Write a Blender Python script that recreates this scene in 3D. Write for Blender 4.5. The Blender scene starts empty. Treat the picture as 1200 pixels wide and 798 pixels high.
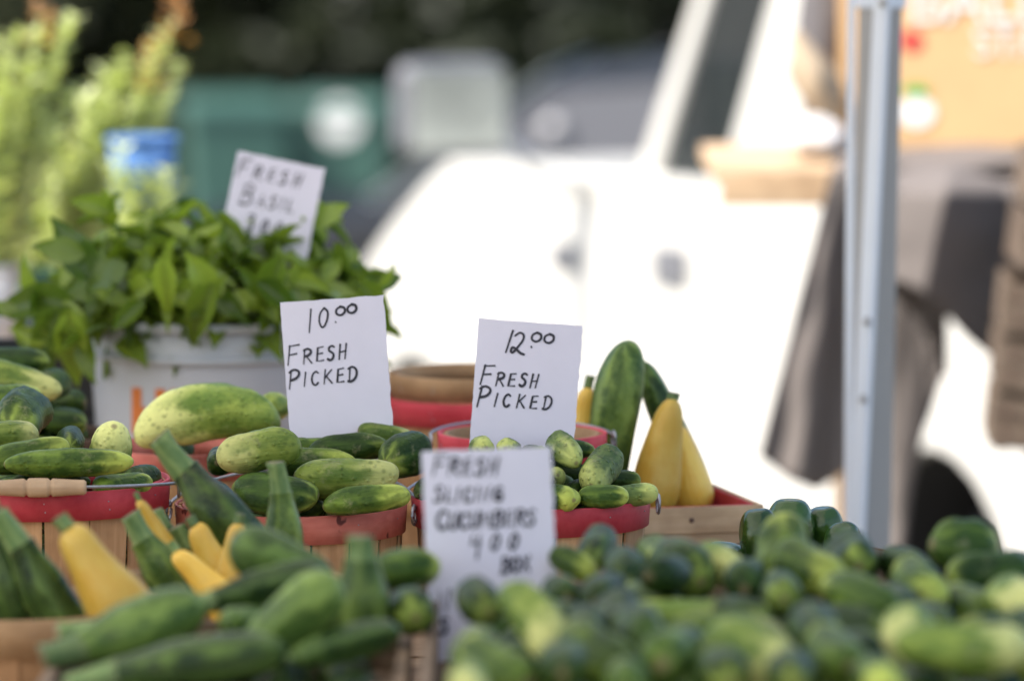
import bpy, bmesh, math, random
import numpy as np
from mathutils import Vector, Matrix, Quaternion, noise as mnoise

random.seed(7)
SC = bpy.context.scene
COL = SC.collection
R = math.radians

# ------------------------------------------------------------------ camera
FPX = 200.0 / 36.0 * 1200.0          # focal length in photo pixels
CAM_H, PITCH = 1.85, R(5.5)
cam_d = bpy.data.cameras.new('camera')
cam_d.lens = 200; cam_d.sensor_width = 36; cam_d.clip_end = 500; cam_d.clip_start = 0.1
cam_d.dof.use_dof = True; cam_d.dof.focus_distance = 6.54; cam_d.dof.aperture_fstop = 3.0
cam_d.dof.aperture_blades = 9
cam = bpy.data.objects.new('camera', cam_d); COL.objects.link(cam)
cam.location = (0, 0, CAM_H); cam.rotation_euler = (math.pi/2 - PITCH, 0, 0)
SC.camera = cam

# ------------------------------------------------------------------ sky, sun, exposure
SUN_EL = R(50); SUN_DIR = Vector((-0.80, -0.42, 0)).normalized()
world = bpy.data.worlds.new('World'); SC.world = world; world.use_nodes = True
wn = world.node_tree.nodes; wl = world.node_tree.links
sky = wn.new('ShaderNodeTexSky'); sky.sky_type = 'NISHITA'; sky.sun_disc = False
sky.sun_elevation = SUN_EL; sky.sun_rotation = math.atan2(SUN_DIR.x, SUN_DIR.y)
sky.dust_density = 1.5
wl.new(sky.outputs[0], wn['Background'].inputs[0]); wn['Background'].inputs[1].default_value = 0.13
sd = bpy.data.lights.new('sun', 'SUN'); sd.energy = 4.2; sd.angle = R(0.53); sd.color = (1.0, 0.95, 0.88)
so = bpy.data.objects.new('sun', sd); COL.objects.link(so)
tosun = Vector((SUN_DIR.x*math.cos(SUN_EL), SUN_DIR.y*math.cos(SUN_EL), math.sin(SUN_EL)))
so.rotation_euler = tosun.to_track_quat('Z', 'Y').to_euler(); so.location = (-6, -4, 9)
SC.view_settings.view_transform = 'Standard'; SC.view_settings.look = 'None'
SC.view_settings.exposure = 1.22; SC.view_settings.gamma = 1; SC.view_settings.use_curve_mapping = False
SC.cycles.use_denoising = True
SC.cycles.max_bounces = 8; SC.cycles.sample_clamp_indirect = 6

# ------------------------------------------------------------------ pixel -> place
def at(px, py, y):
    """point on the photograph's ray through pixel (px,py) at depth y along the ground"""
    a = (px-600)/FPX; b = (399-py)/FPX
    d = Vector((a, math.cos(PITCH)+b*math.sin(PITCH), -math.sin(PITCH)+b*math.cos(PITCH)))
    return Vector((0, 0, CAM_H)) + d*(y/d.y)
def at_z(px, py, z):
    a = (px-600)/FPX; b = (399-py)/FPX
    d = Vector((a, math.cos(PITCH)+b*math.sin(PITCH), -math.sin(PITCH)+b*math.cos(PITCH)))
    return Vector((0, 0, CAM_H)) + d*((z-CAM_H)/d.z)
def sm(e0, e1, x):
    t = min(1, max(0, (x-e0)/(e1-e0))); return t*t*(3-2*t)
def ground_z(y):
    return -0.5*sm(11.4, 12.8, y) - 0.03*max(0, y-12.5)

# ------------------------------------------------------------------ materials
def mat(name):
    m = bpy.data.materials.new(name); m.use_nodes = True
    n = m.node_tree.nodes; l = m.node_tree.links
    return m, n, l, n['Principled BSDF']
def N(n, t, **kw):
    x = n.new('ShaderNode'+t)
    for k, v in kw.items(): setattr(x, k, v)
    return x
def ramp(n, stops):
    r = n.new('ShaderNodeValToRGB'); e = r.color_ramp.elements
    while len(e) < len(stops): e.new(0.5)
    for i, (p, c) in enumerate(stops):
        e[i].position = p; e[i].color = (*c, 1) if len(c) == 3 else c
    return r
def mix(n, l, fac, a, b, bt='MIX'):
    x = n.new('ShaderNodeMix'); x.data_type = 'RGBA'; x.blend_type = bt
    for i, v in ((0, fac), (6, a), (7, b)):
        if hasattr(v, 'links') or isinstance(v, bpy.types.NodeSocket): l.new(v, x.inputs[i])
        elif i == 0: x.inputs[0].default_value = v
        else: x.inputs[i].default_value = (*v, 1)
    return x.outputs[2]
def math_(n, l, op, a, b=None, c=None):
    x = n.new('ShaderNodeMath'); x.operation = op
    for i, v in enumerate((a, b, c)):
        if v is None: continue
        if isinstance(v, bpy.types.NodeSocket): l.new(v, x.inputs[i])
        else: x.inputs[i].default_value = v
    return x.outputs[0]
def noise_(n, l, vec, scale, detail=4, rough=0.6):
    x = n.new('ShaderNodeTexNoise'); x.inputs['Scale'].default_value = scale
    x.inputs['Detail'].default_value = detail; x.inputs['Roughness'].default_value = rough
    if vec is not None: l.new(vec, x.inputs['Vector'])
    return x.outputs['Fac']
def bump(n, l, h, strength, dist, p):
    b = n.new('ShaderNodeBump'); b.inputs['Strength'].default_value = strength; b.inputs['Distance'].default_value = dist
    l.new(h, b.inputs['Height']); l.new(b.outputs[0], p.inputs['Normal'])

def plain(name, c, rough=0.5, var=0.15, scale=20, metallic=0.0, spec=0.5):
    m, n, l, p = mat(name)
    tc = N(n, 'TexCoord')
    f = noise_(n, l, tc.outputs['Object'], scale)
    col = mix(n, l, f, tuple(x*(1-var) for x in c), tuple(min(1, x*(1+var)) for x in c))
    l.new(col, p.inputs['Base Color']); p.inputs['Roughness'].default_value = rough
    p.inputs['Metallic'].default_value = metallic; p.inputs['Specular IOR Level'].default_value = spec
    return m
def wood(name, c1, c2, axis='Z', rough=0.75, scale=1.0, stain=0.0, spots=0.0, dirty=0.55):
    m, n, l, p = mat(name)
    tc = N(n, 'TexCoord'); oi = N(n, 'ObjectInfo')
    mp = N(n, 'Mapping'); l.new(tc.outputs['Object'], mp.inputs[0])
    s = {'X': (4, 70, 70), 'Y': (70, 4, 70), 'Z': (70, 70, 4)}[axis]
    mp.inputs['Scale'].default_value = tuple(v*scale for v in s)
    off = N(n, 'CombineXYZ'); r10 = math_(n, l, 'MULTIPLY', oi.outputs['Random'], 37.0)
    for i in range(3): l.new(r10, off.inputs[i])
    l.new(off.outputs[0], mp.inputs['Location'])
    g = noise_(n, l, mp.outputs[0], 1.0, 6, 0.65)
    rp = ramp(n, [(0.3, c1), (0.7, c2)]); l.new(g, rp.inputs[0])
    big = noise_(n, l, tc.outputs['Object'], 14, 3)
    dirt = ramp(n, [(0.40, (0.55, 0.5, 0.46)), (0.62, (1, 1, 1))]); l.new(big, dirt.inputs[0])
    col = mix(n, l, dirty, rp.outputs[0], dirt.outputs[0], 'MULTIPLY')
    rv = ramp(n, [(0, (0.78, 0.74, 0.7)), (1, (1.12, 1.1, 1.05))]); l.new(oi.outputs['Random'], rv.inputs[0])
    col = mix(n, l, 1.0, col, rv.outputs[0], 'MULTIPLY')
    if spots > 0:
        sn = noise_(n, l, tc.outputs['Object'], 42, 2)
        sr = ramp(n, [(spots, (0, 0, 0)), (spots+0.05, (1, 1, 1))]); l.new(sn, sr.inputs[0])
        col = mix(n, l, sr.outputs[0], col, tuple(x*0.25 for x in c1))
    l.new(col, p.inputs['Base Color']); p.inputs['Roughness'].default_value = rough
    p.inputs['Specular IOR Level'].default_value = 0.3
    bump(n, l, g, 0.35, 0.002, p)
    return m
def veg_mat(name, dark, mid, tip, nstripe=10, stripe=0.6, tip_at=0.72, rough=0.42, wart=0.4, mott=(0.45, 0.65), fleck=None, spec=0.45, stripe_col=None, spot=0.0, scuff=0.42):
    """skin of a cucumber/zucchini lying along its own x axis"""
    m, n, l, p = mat(name)
    tc = N(n, 'TexCoord'); oi = N(n, 'ObjectInfo')
    sx = N(n, 'SeparateXYZ'); l.new(tc.outputs['Generated'], sx.inputs[0])
    ang = math_(n, l, 'ARCTAN2', math_(n, l, 'SUBTRACT', sx.outputs[1], 0.5), math_(n, l, 'SUBTRACT', sx.outputs[2], 0.5))
    add = N(n, 'VectorMath', operation='ADD'); l.new(tc.outputs['Object'], add.inputs[0])
    cx = N(n, 'CombineXYZ'); rr = math_(n, l, 'MULTIPLY', oi.outputs['Random'], 51.0)
    for i in range(3): l.new(rr, cx.inputs[i])
    l.new(cx.outputs[0], add.inputs[1]); vec = add.outputs[0]
    n1 = noise_(n, l, vec, 26, 3)
    ph = math_(n, l, 'ADD', math_(n, l, 'MULTIPLY', ang, float(nstripe)), math_(n, l, 'MULTIPLY', n1, 9.0))
    st = math_(n, l, 'MULTIPLY_ADD', math_(n, l, 'SINE', ph), 0.5, 0.5)
    st = math_(n, l, 'POWER', st, 2.2)
    n2 = noise_(n, l, vec, 60, 5, 0.7)
    mr = ramp(n, [(mott[0], (0, 0, 0)), (mott[1], (1, 1, 1))]); l.new(n1, mr.inputs[0])
    f = math_(n, l, 'MULTIPLY_ADD', st, stripe*0.6, math_(n, l, 'MULTIPLY', mr.outputs[0], 0.55))
    f = math_(n, l, 'MULTIPLY', f, math_(n, l, 'MULTIPLY_ADD', n2, 1.0, 0.45))
    mps = N(n, 'Mapping'); mps.inputs['Scale'].default_value = (14, 150, 150); l.new(vec, mps.inputs[0])
    stk = noise_(n, l, mps.outputs[0], 1.0, 4, 0.7)
    f = math_(n, l, 'ADD', f, math_(n, l, 'MULTIPLY', math_(n, l, 'SUBTRACT', stk, 0.5), 0.75))
    ff = N(n, 'Clamp'); l.new(f, ff.inputs[0])
    col = mix(n, l, ff.outputs[0], dark, stripe_col or mid)
    # pale tip at the +x end, streaking back along the ribs
    tt = math_(n, l, 'ADD', sx.outputs[0], math_(n, l, 'MULTIPLY', math_(n, l, 'SUBTRACT', n1, 0.5), 0.5))
    tt = math_(n, l, 'ADD', tt, math_(n, l, 'MULTIPLY', st, 0.10))
    tr = N(n, 'MapRange', interpolation_type='SMOOTHSTEP'); l.new(tt, tr.inputs[0])
    tr.inputs[1].default_value = tip_at; tr.inputs[2].default_value = tip_at+0.36
    col = mix(n, l, tr.outputs[0], col, tip)
    if fleck:
        vo = N(n, 'TexVoronoi'); vo.inputs['Scale'].default_value = 260; l.new(vec, vo.inputs['Vector'])
        fr = ramp(n, [(0.16, (1, 1, 1)), (0.3, (0, 0, 0))]); l.new(vo.outputs['Distance'], fr.inputs[0])
        col = mix(n, l, math_(n, l, 'MULTIPLY', fr.outputs[0], 0.5), col, fleck)
    if spot > 0:
        vs = N(n, 'TexVoronoi'); vs.inputs['Scale'].default_value = 95; vs.inputs['Randomness'].default_value = 1.0; l.new(vec, vs.inputs['Vector'])
        ss = ramp(n, [(0.12, (1, 1, 1)), (0.34, (0, 0, 0))]); l.new(vs.outputs['Distance'], ss.inputs[0])
        col = mix(n, l, math_(n, l, 'MULTIPLY', ss.outputs[0], 0.55*spot), col, tuple(0.55*a for a in dark))
    # scuffs
    sn = noise_(n, l, vec, 38, 6, 0.75)
    sr = ramp(n, [(0.57, (0, 0, 0)), (0.70, (1, 1, 1))]); l.new(sn, sr.inputs[0])
    col = mix(n, l, math_(n, l, 'MULTIPLY', sr.outputs[0], scuff), col, (0.36, 0.33, 0.17))
    if scuff > 0.3:      # dried blossom end and stem scar
        e1 = N(n, 'MapRange'); l.new(sx.outputs[0], e1.inputs[0]); e1.inputs[1].default_value = 0.991; e1.inputs[2].default_value = 0.999
        e2 = N(n, 'MapRange'); l.new(sx.outputs[0], e2.inputs[0]); e2.inputs[1].default_value = 0.016; e2.inputs[2].default_value = 0.003
        col = mix(n, l, math_(n, l, 'MULTIPLY', math_(n, l, 'MAXIMUM', e1.outputs[0], e2.outputs[0]), 0.8), col, (0.20, 0.15, 0.07))
    hv = N(n, 'HueSaturation'); l.new(col, hv.inputs['Color'])
    l.new(math_(n, l, 'MULTIPLY_ADD', oi.outputs['Random'], 0.55, 0.72), hv.inputs['Value'])
    hv.inputs['Saturation'].default_value = 0.96
    l.new(hv.outputs[0], p.inputs['Base Color'])
    rg = math_(n, l, 'MULTIPLY_ADD', n2, 0.25, rough-0.1); l.new(rg, p.inputs['Roughness'])
    p.inputs['Specular IOR Level'].default_value = spec
    v2 = N(n, 'TexVoronoi'); v2.inputs['Scale'].default_value = 120; l.new(vec, v2.inputs['Vector'])
    wr = ramp(n, [(0.0, (1, 1, 1)), (0.35, (0, 0, 0))]); l.new(v2.outputs['Distance'], wr.inputs[0])
    h = math_(n, l, 'ADD', math_(n, l, 'MULTIPLY', wr.outputs[0], wart), math_(n, l, 'MULTIPLY', n2, 0.5))
    h = math_(n, l, 'ADD', h, math_(n, l, 'MULTIPLY', stk, 0.9)) if wart > 0 else math_(n, l, 'ADD', h, math_(n, l, 'MULTIPLY', st, 0.5))
    bump(n, l, h, 0.7, 0.0024, p)
    return m

M = {}
M['cuc_dark'] = veg_mat('cucumber_dark', (0.014, 0.034, 0.006), (0.070, 0.130, 0.014), (0.26, 0.33, 0.05), 6, 0.40, 0.80, mott=(0.46, 0.72), rough=0.36, spec=0.14)
M['cuc_mid'] = veg_mat('cucumber_mid', (0.030, 0.064, 0.008), (0.16, 0.24, 0.024), (0.40, 0.46, 0.07), 6, 0.50, 0.66, wart=0.8, rough=0.38, spec=0.16, spot=0.5)
M['cuc_pale'] = veg_mat('cucumber_pale', (0.105, 0.175, 0.020), (0.33, 0.40, 0.060), (0.60, 0.60, 0.19), 6, 0.60, 0.55, wart=0.9, rough=0.40, spec=0.2, spot=0.8)
M['pickle'] = veg_mat('pickle', (0.052, 0.096, 0.020), (0.20, 0.27, 0.05), (0.44, 0.48, 0.12), 6, 0.45, 0.62, wart=1.6, rough=0.52, spec=0.3, spot=0.9)
M['zucchini'] = veg_mat('zucchini', (0.013, 0.032, 0.007), (0.11, 0.18, 0.03), (0.07, 0.125, 0.022), 5, 0.85, 0.9, rough=0.27, scuff=0.12, wart=0.0, fleck=(0.14, 0.22, 0.07), spec=0.22)
M['zucchini_light'] = veg_mat('zucchini_light', (0.042, 0.085, 0.013), (0.20, 0.29, 0.05), (0.17, 0.24, 0.045), 5, 0.95, 0.85, rough=0.30, scuff=0.12, wart=0.0, fleck=(0.2, 0.3, 0.1), spec=0.22)
M['stem'] = veg_mat('veg_stem', (0.09, 0.16, 0.04), (0.22, 0.30, 0.09), (0.32, 0.36, 0.14), 5, 0.9, 0.8, rough=0.55, wart=0.2)
M['squash'] = veg_mat('squash', (0.78, 0.45, 0.03), (0.84, 0.58, 0.085), (0.80, 0.53, 0.07), 5, 0.3, 0.95, rough=0.34, wart=0.15, spec=0.45, scuff=0.08)
M['pepper'] = veg_mat('pepper', (0.018, 0.050, 0.006), (0.05, 0.11, 0.012), (0.05, 0.11, 0.012), 3, 0.6, 0.9, rough=0.12, wart=0.0, spec=0.5, scuff=0.0)
M['veneer'] = wood('veneer', (0.40, 0.215, 0.10), (0.62, 0.38, 0.20))
M['veneer_h'] = wood('veneer_band', (0.34, 0.20, 0.10), (0.52, 0.34, 0.19), 'X', 0.7, 0.4)
M['dark_veneer'] = wood('dark_veneer', (0.10, 0.06, 0.035), (0.20, 0.12, 0.07), 'Z')
M['red'] = wood('red_band', (0.52, 0.032, 0.055), (0.68, 0.085, 0.11), 'X', 0.55, 0.35, dirty=0.45)
M['red_worn'] = wood('red_band_worn', (0.50, 0.11, 0.085), (0.66, 0.23, 0.18), 'X', 0.6, 0.5, spots=0.66)
M['crate'] = wood('crate_wood', (0.17, 0.115, 0.075), (0.34, 0.25, 0.17), 'X')
M['crate_y'] = wood('crate_wood_y', (0.17, 0.115, 0.075), (0.34, 0.25, 0.17), 'Y')
M['crate_dark'] = wood('crate_wood_dark', (0.055, 0.032, 0.022), (0.12, 0.075, 0.05), 'X')
M['crate_grey'] = wood('crate_wood_weathered', (0.085, 0.062, 0.046), (0.21, 0.16, 0.12), 'X', 0.9, 1, spots=0.70)
M['pine'] = wood('pine_board', (0.50, 0.34, 0.20), (0.66, 0.49, 0.32), 'X', 0.6)
M['wire'] = plain('galvanised_wire', (0.35, 0.35, 0.37), 0.45, 0.3, 200, 0.8)
M['nail'] = plain('rusty_nail', (0.14, 0.08, 0.06), 0.6, 0.4, 300, 0.5)
M['grip'] = wood('turned_grip', (0.46, 0.31, 0.19), (0.60, 0.43, 0.28), 'X', 0.5)
M['card'] = plain('white_card', (0.73, 0.69, 0.79), 0.7, 0.05, 25)
M['card_edge'] = M['card']
M['ink'] = plain('marker_ink', (0.025, 0.022, 0.035), 0.5, 0.3, 150)
M['bucket'] = plain('white_bucket', (0.50, 0.51, 0.54), 0.40, 0.08, 9)
M['orange_print'] = plain('orange_print', (0.66, 0.17, 0.02), 0.5, 0.2, 40)
M['metal_leg'] = plain('powder_coated_steel', (0.37, 0.34, 0.31), 0.45, 0.06, 12, 0.1)
M['metal_leg2'] = plain('white_truss_bar', (0.80, 0.82, 0.86), 0.3, 0.05, 12, 0.0)
M['black_plastic'] = plain('black_plastic', (0.02, 0.02, 0.022), 0.45, 0.3, 30)
M['van_white'] = plain('van_paint', (0.60, 0.58, 0.53), 0.25, 0.02, 3, 0, 0.5)
M['tyre'] = plain('tyre_rubber', (0.018, 0.018, 0.018), 0.85, 0.3, 60)
M['rim_steel'] = plain('wheel_steel', (0.42, 0.42, 0.43), 0.4, 0.1, 20, 0.8)
M['dark_void'] = plain('wheel_well', (0.012, 0.012, 0.013), 0.9, 0.3, 20)
M['car_grey'] = plain('dark_car_paint', (0.035, 0.037, 0.042), 0.25, 0.1, 3, 0.4, 0.6)
M['mirror_glass'] = plain('mirror_glass', (0.52, 0.57, 0.57), 0.32, 0.02, 3, 1.0)
M['mirror_case'] = plain('mirror_case', (0.13, 0.13, 0.14), 0.5, 0.1, 20)
M['bin_green'] = plain('bin_plastic_green', (0.042, 0.105, 0.080), 0.45, 0.12, 6)
M['blue_plastic'] = plain('blue_plastic', (0.06, 0.15, 0.36), 0.85, 0.1, 9)
M['burlap'] = plain('burlap', (0.36, 0.28, 0.19), 0.95, 0.25, 90)
M['bag_grey'] = plain('dark_bag', (0.10, 0.09, 0.09), 0.9, 0.25, 50)
M['bag_light'] = plain('pale_bag', (0.50, 0.48, 0.47), 0.9, 0.1, 40)
M['print_white'] = plain('white_print', (0.82, 0.80, 0.76), 0.6, 0.04, 40)
M['print_red'] = plain('red_print', (0.62, 0.07, 0.05), 0.6, 0.15, 60)
M['print_green'] = plain('green_print', (0.14, 0.36, 0.06), 0.6, 0.2, 60)
M['kraft'] = plain('kraft_orange', (0.68, 0.42, 0.20), 0.75, 0.12, 14)
def glass_mat():
    m, n, l, p = mat('dark_glass')
    p.inputs['Base Color'].default_value = (0.03, 0.035, 0.035, 1); p.inputs['Roughness'].default_value = 0.05
    p.inputs['Specular IOR Level'].default_value = 0.5
    tr = N(n, 'BsdfTransparent'); tr.inputs[0].default_value = (0.55, 0.6, 0.58, 1)
    mx = N(n, 'MixShader'); mx.inputs[0].default_value = 0.55
    l.new(p.outputs[0], mx.inputs[2]); l.new(tr.outputs[0], mx.inputs[1])
    l.new(mx.outputs[0], n['Material Output'].inputs[0]); return m
M['glass'] = glass_mat()
def cloth_mat(name, c, trans=0.0, rough=0.9, weave=700, var=0.1):
    m, n, l, p = mat(name)
    tc = N(n, 'TexCoord'); f = noise_(n, l, tc.outputs['Object'], 8, 4)
    col = mix(n, l, f, tuple(x*(1-var) for x in c), tuple(min(1, x*(1+var)) for x in c))
    l.new(col, p.inputs['Base Color']); p.inputs['Roughness'].default_value = rough; p.inputs['Specular IOR Level'].default_value = 0.15
    bump(n, l, noise_(n, l, tc.outputs['Object'], weave, 1), 0.2, 0.001, p)
    if trans > 0:
        t = N(n, 'BsdfTranslucent'); l.new(col, t.inputs[0]); mx = N(n, 'MixShader'); mx.inputs[0].default_value = trans
        l.new(p.outputs[0], mx.inputs[1]); l.new(t.outputs[0], mx.inputs[2]); l.new(mx.outputs[0], n['Material Output'].inputs[0])
    return m
M['grey_cloth'] = cloth_mat('grey_cloth', (0.165, 0.143, 0.130))
M['canopy'] = cloth_mat('canopy_fabric', (0.82, 0.81, 0.78), 0.52, 0.6, 900, 0.03)
def leaf_mat(name, c1, c2, trans=0.4, rough=0.4, spec=0.4):
    m, n, l, p = mat(name)
    oi = N(n, 'ObjectInfo'); tc = N(n, 'TexCoord')
    f = noise_(n, l, tc.outputs['Object'], 35, 3)
    f = math_(n, l, 'MULTIPLY_ADD', oi.outputs['Random'], 0.7, math_(n, l, 'MULTIPLY', f, 0.4))
    rp = ramp(n, [(0.15, c1), (0.95, c2)]); l.new(f, rp.inputs[0])
    l.new(rp.outputs[0], p.inputs['Base Color']); p.inputs['Roughness'].default_value = rough
    p.inputs['Specular IOR Level'].default_value = spec
    t = N(n, 'BsdfTranslucent')
    tcn = mix(n, l, 1.0, rp.outputs[0], (1.5, 1.6, 0.6), 'MULTIPLY'); l.new(tcn, t.inputs[0])
    mx = N(n, 'MixShader'); mx.inputs[0].default_value = trans
    l.new(p.outputs[0], mx.inputs[1]); l.new(t.outputs[0], mx.inputs[2]); l.new(mx.outputs[0], n['Material Output'].inputs[0])
    return m
M['basil'] = leaf_mat('basil_leaf', (0.050, 0.105, 0.012), (0.32, 0.41, 0.065), 0.36, 0.26, 0.5)
M['basil_stem'] = plain('basil_stem', (0.16, 0.25, 0.07), 0.5)
M['flower_leaf'] = leaf_mat('flower_foliage', (0.46, 0.50, 0.25), (0.68, 0.71, 0.42), 0.25, 0.6)
M['blossom'] = leaf_mat('orange_blossom', (0.42, 0.20, 0.08), (0.56, 0.34, 0.18), 0.3, 0.7)
M['tree_leaf'] = leaf_mat('tree_leaf', (0.016, 0.022, 0.010), (0.045, 0.052, 0.022), 0.2, 0.6)
M['bark'] = wood('bark', (0.05, 0.035, 0.025), (0.12, 0.09, 0.065), 'Z', 0.95, 0.3)
def ground_mat():
    m, n, l, p = mat('gravel_lot')
    tc = N(n, 'TexCoord'); f = noise_(n, l, tc.outputs['Object'], 2.0, 8, 0.7); g = noise_(n, l, tc.outputs['Object'], 90, 3)
    rp = ramp(n, [(0.3, (0.17, 0.155, 0.135)), (0.7, (0.29, 0.27, 0.24))]); l.new(f, rp.inputs[0])
    col = mix(n, l, g, rp.outputs[0], (0.13, 0.12, 0.11), 'MULTIPLY'); col = mix(n, l, 0.6, rp.outputs[0], col)
    l.new(col, p.inputs['Base Color']); p.inputs['Roughness'].default_value = 0.95
    bump(n, l, g, 0.6, 0.01, p); return m
M['gravel'] = ground_mat()
M['table_cloth'] = plain('table_board', (0.30, 0.22, 0.15), 0.7, 0.2, 10)

# ------------------------------------------------------------------ mesh helpers
class MB:
    def __init__(s): s.v = []; s.f = []
    def box(s, c, d, rot=None):
        i = len(s.v); c = Vector(c)
        for x in (-1, 1):
            for y in (-1, 1):
                for z in (-1, 1):
                    p = Vector((x*d[0]/2, y*d[1]/2, z*d[2]/2))
                    if rot: p = rot @ p
                    s.v.append(c+p)
        for q in ((0,1,3,2),(4,6,7,5),(0,4,5,1),(2,3,7,6),(0,2,6,4),(1,5,7,3)): s.f.append([i+k for k in q])
        return s
    def tube(s, pts, r, seg=8, closed=False, caps=True):
        pts = [Vector(p) for p in pts]; n = len(pts); base = len(s.v)
        up = Vector((0.13, 0.21, 0.97))
        for k in range(n):
            a = pts[k-1] if (k > 0 or closed) else pts[k]; b = pts[(k+1) % n] if (k < n-1 or closed) else pts[k]
            t = (b-a).normalized(); u = t.cross(up)
            if u.length < 1e-3: u = t.cross(Vector((1, 0, 0)))
            u.normalize(); w = u.cross(t)
            rr = r[k] if isinstance(r, (list, tuple)) else r
            for j in range(seg):
                th = 2*math.pi*j/seg; s.v.append(pts[k]+u*(rr*math.cos(th))+w*(rr*math.sin(th)))
        for k in range(n if closed else n-1):
            k2 = (k+1) % n
            for j in range(seg):
                j2 = (j+1) % seg; s.f.append([base+k*seg+j, base+k*seg+j2, base+k2*seg+j2, base+k2*seg+j])
        if caps and not closed:
            s.f.append([base+j for j in reversed(range(seg))]); s.f.append([base+(n-1)*seg+j for j in range(seg)])
        return s
    def lathe(s, prof, seg=32, closed=True, axis='Z', c=(0, 0, 0)):
        """prof: (r,z) loop; closed joins last to first (a ring)"""
        b = len(s.v); n = len(prof)
        for k in range(seg):
            th = 2*math.pi*k/seg
            for (r, z) in prof:
                p = (r*math.cos(th), r*math.sin(th), z) if axis == 'Z' else (z, r*math.cos(th), r*math.sin(th))
                s.v.append(Vector(p)+Vector(c))
        for k in range(seg):
            k2 = (k+1) % seg
            for j in range(n if closed else n-1):
                j2 = (j+1) % n; s.f.append([b+k*n+j, b+k2*n+j, b+k2*n+j2, b+k*n+j2])
        return s
    def prism(s, poly, y0, y1):
        """polygon in x,z extruded along y"""
        b = len(s.v); n = len(poly)
        for y in (y0, y1):
            for (x, z) in poly: s.v.append(Vector((x, y, z)))
        s.f.append([b+k for k in range(n)]); s.f.append([b+n+k for k in reversed(range(n))])
        for k in range(n):
            k2 = (k+1) % n; s.f.append([b+k, b+n+k, b+n+k2, b+k2])
        return s
    def mesh(s, name, m, smooth=False):
        me = bpy.data.meshes.new(name); me.from_pydata([tuple(v) for v in s.v], [], s.f)
        bm = bmesh.new(); bm.from_mesh(me); bmesh.ops.recalc_face_normals(bm, faces=bm.faces); bm.to_mesh(me); bm.free()
        if m: me.materials.append(m)
        if smooth: me.shade_smooth()
        return me
    def build(s, name, m, parent=None, smooth=False, loc=None, rot=None):
        return link(name, s.mesh(name, m, smooth), parent, loc, rot)
def link(name, me, parent=None, loc=None, rot=None, mw=None):
    o = bpy.data.objects.new(name, me); COL.objects.link(o)
    if parent: o.parent = parent
    if loc is not None: o.location = loc
    if rot is not None: o.rotation_euler = rot
    if mw is not None: o.matrix_world = mw
    return o
def tag(o, label, cat, group=None):
    o['label'] = label; o['category'] = cat
    if group: o['group'] = group
    return o
def thing(name, label, cat, loc=(0, 0, 0), rz=0, group=None):
    o = bpy.data.objects.new(name, None); COL.objects.link(o); o.empty_display_size = 0.05
    o.location = loc; o.rotation_euler = (0, 0, rz)
    return tag(o, label, cat, group)
def structure(o): o['kind'] = 'structure'; return o
def smooth_angle(o, a=40):
    o.data.shade_smooth()
    md = o.modifiers.new('bev', 'BEVEL'); md.width = 0.01; md.segments = 2
    return o
def bevel(o, w, seg=2):
    md = o.modifiers.new('bevel', 'BEVEL'); md.width = w; md.segments = seg; md.limit_method = 'ANGLE'; md.angle_limit = R(40)
    return o

# ================================================================== GROUND
ys = [-30, 0, 4, 8, 11.2] + [11.4+0.14*k for k in range(1, 11)] + [14, 20, 40, 90, 200, 400]
g = MB()
for y in ys:
    for x in (-250, -20, -4, 0, 4, 20, 250): g.v.append(Vector((x, y, ground_z(min(y, 60)))))
for k in range(len(ys)-1):
    for j in range(6): g.f.append([k*7+j, k*7+j+1, (k+1)*7+j+1, (k+1)*7+j])
structure(g.build('ground', M['gravel']))

# ================================================================== CANOPY TENT
TENT = thing('canopy_tent', 'white market canopy tent on pale steel legs over the produce tables', 'tent', (0, 0, 0))
LEGS = [(0.498, 8.06), (-3.1, 8.06), (-3.1, 2.6), (0.62, 2.6)]
ZT = 2.32
def canopy_leg(x, y, lean=0.0):
    m = MB(); prof = [(-.021, -.021), (.021, -.021), (.021, .021), (-.021, .021)]
    m.box((0, 0, 1.15), (0.046, 0.046, 2.30)); o = m.build('leg', M['metal_leg'], TENT, loc=(x, y, 0.02)); o.rotation_euler = (0, lean, R(33)); bevel(o, 0.004)
    f = MB(); f.box((0, 0, 0.008), (0.13, 0.13, 0.012)); f.build('foot', M['metal_leg'], o)
    s = MB(); s.box((0, 0, 1.55), (0.054, 0.054, 0.05)); bevel(s.build('slider', M['metal_leg2'], o), .004)
    return o
for i, (x, y) in enumerate(LEGS): canopy_leg(x, y, R(1.1) if i == 0 else 0)
# folded truss bar leaning against the leg that shows
b0 = at(1003, 640, 8.0); b1 = at(1037, -60, 7.985)
q0 = at(994, 640, 8.02); q1 = at(998, -60, 8.02); m = MB(); m.box((0, 0, 0), (0.011, 0.02, (q1-q0).length*1.2)); o = m.build('inner_leg', M['metal_leg2'], TENT, loc=(q0+q1)/2, rot=(q1-q0).to_track_quat('Z', 'Y').to_euler()); bevel(o, 0.003)
d = (b1-b0); m = MB(); m.box((0, 0, 0), (0.016, 0.022, d.length*1.15)); o = m.build('truss_bar', M['metal_leg2'], TENT)
o.location = (b0+b1)/2; o.rotation_euler = d.to_track_quat('Z', 'Y').to_euler(); bevel(o, 0.003)
for t in (0.09, 0.62, 0.75):
    m = MB(); m.lathe([(0.0001, 0), (0.006, 0), (0.005, 0.004), (0.0001, 0.005)], 10, False); p = b1.lerp(b0, t)
    m.build('rivet', M['metal_leg'], TENT, loc=p+Vector((0, -0.012, 0)), rot=(R(90), 0, 0))
x0, x1, y0, y1 = -3.14, 0.66, 2.55, 8.10
m = MB(); cx, cy = (x0+x1)/2, (y0+y1)/2; nn = 8
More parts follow.
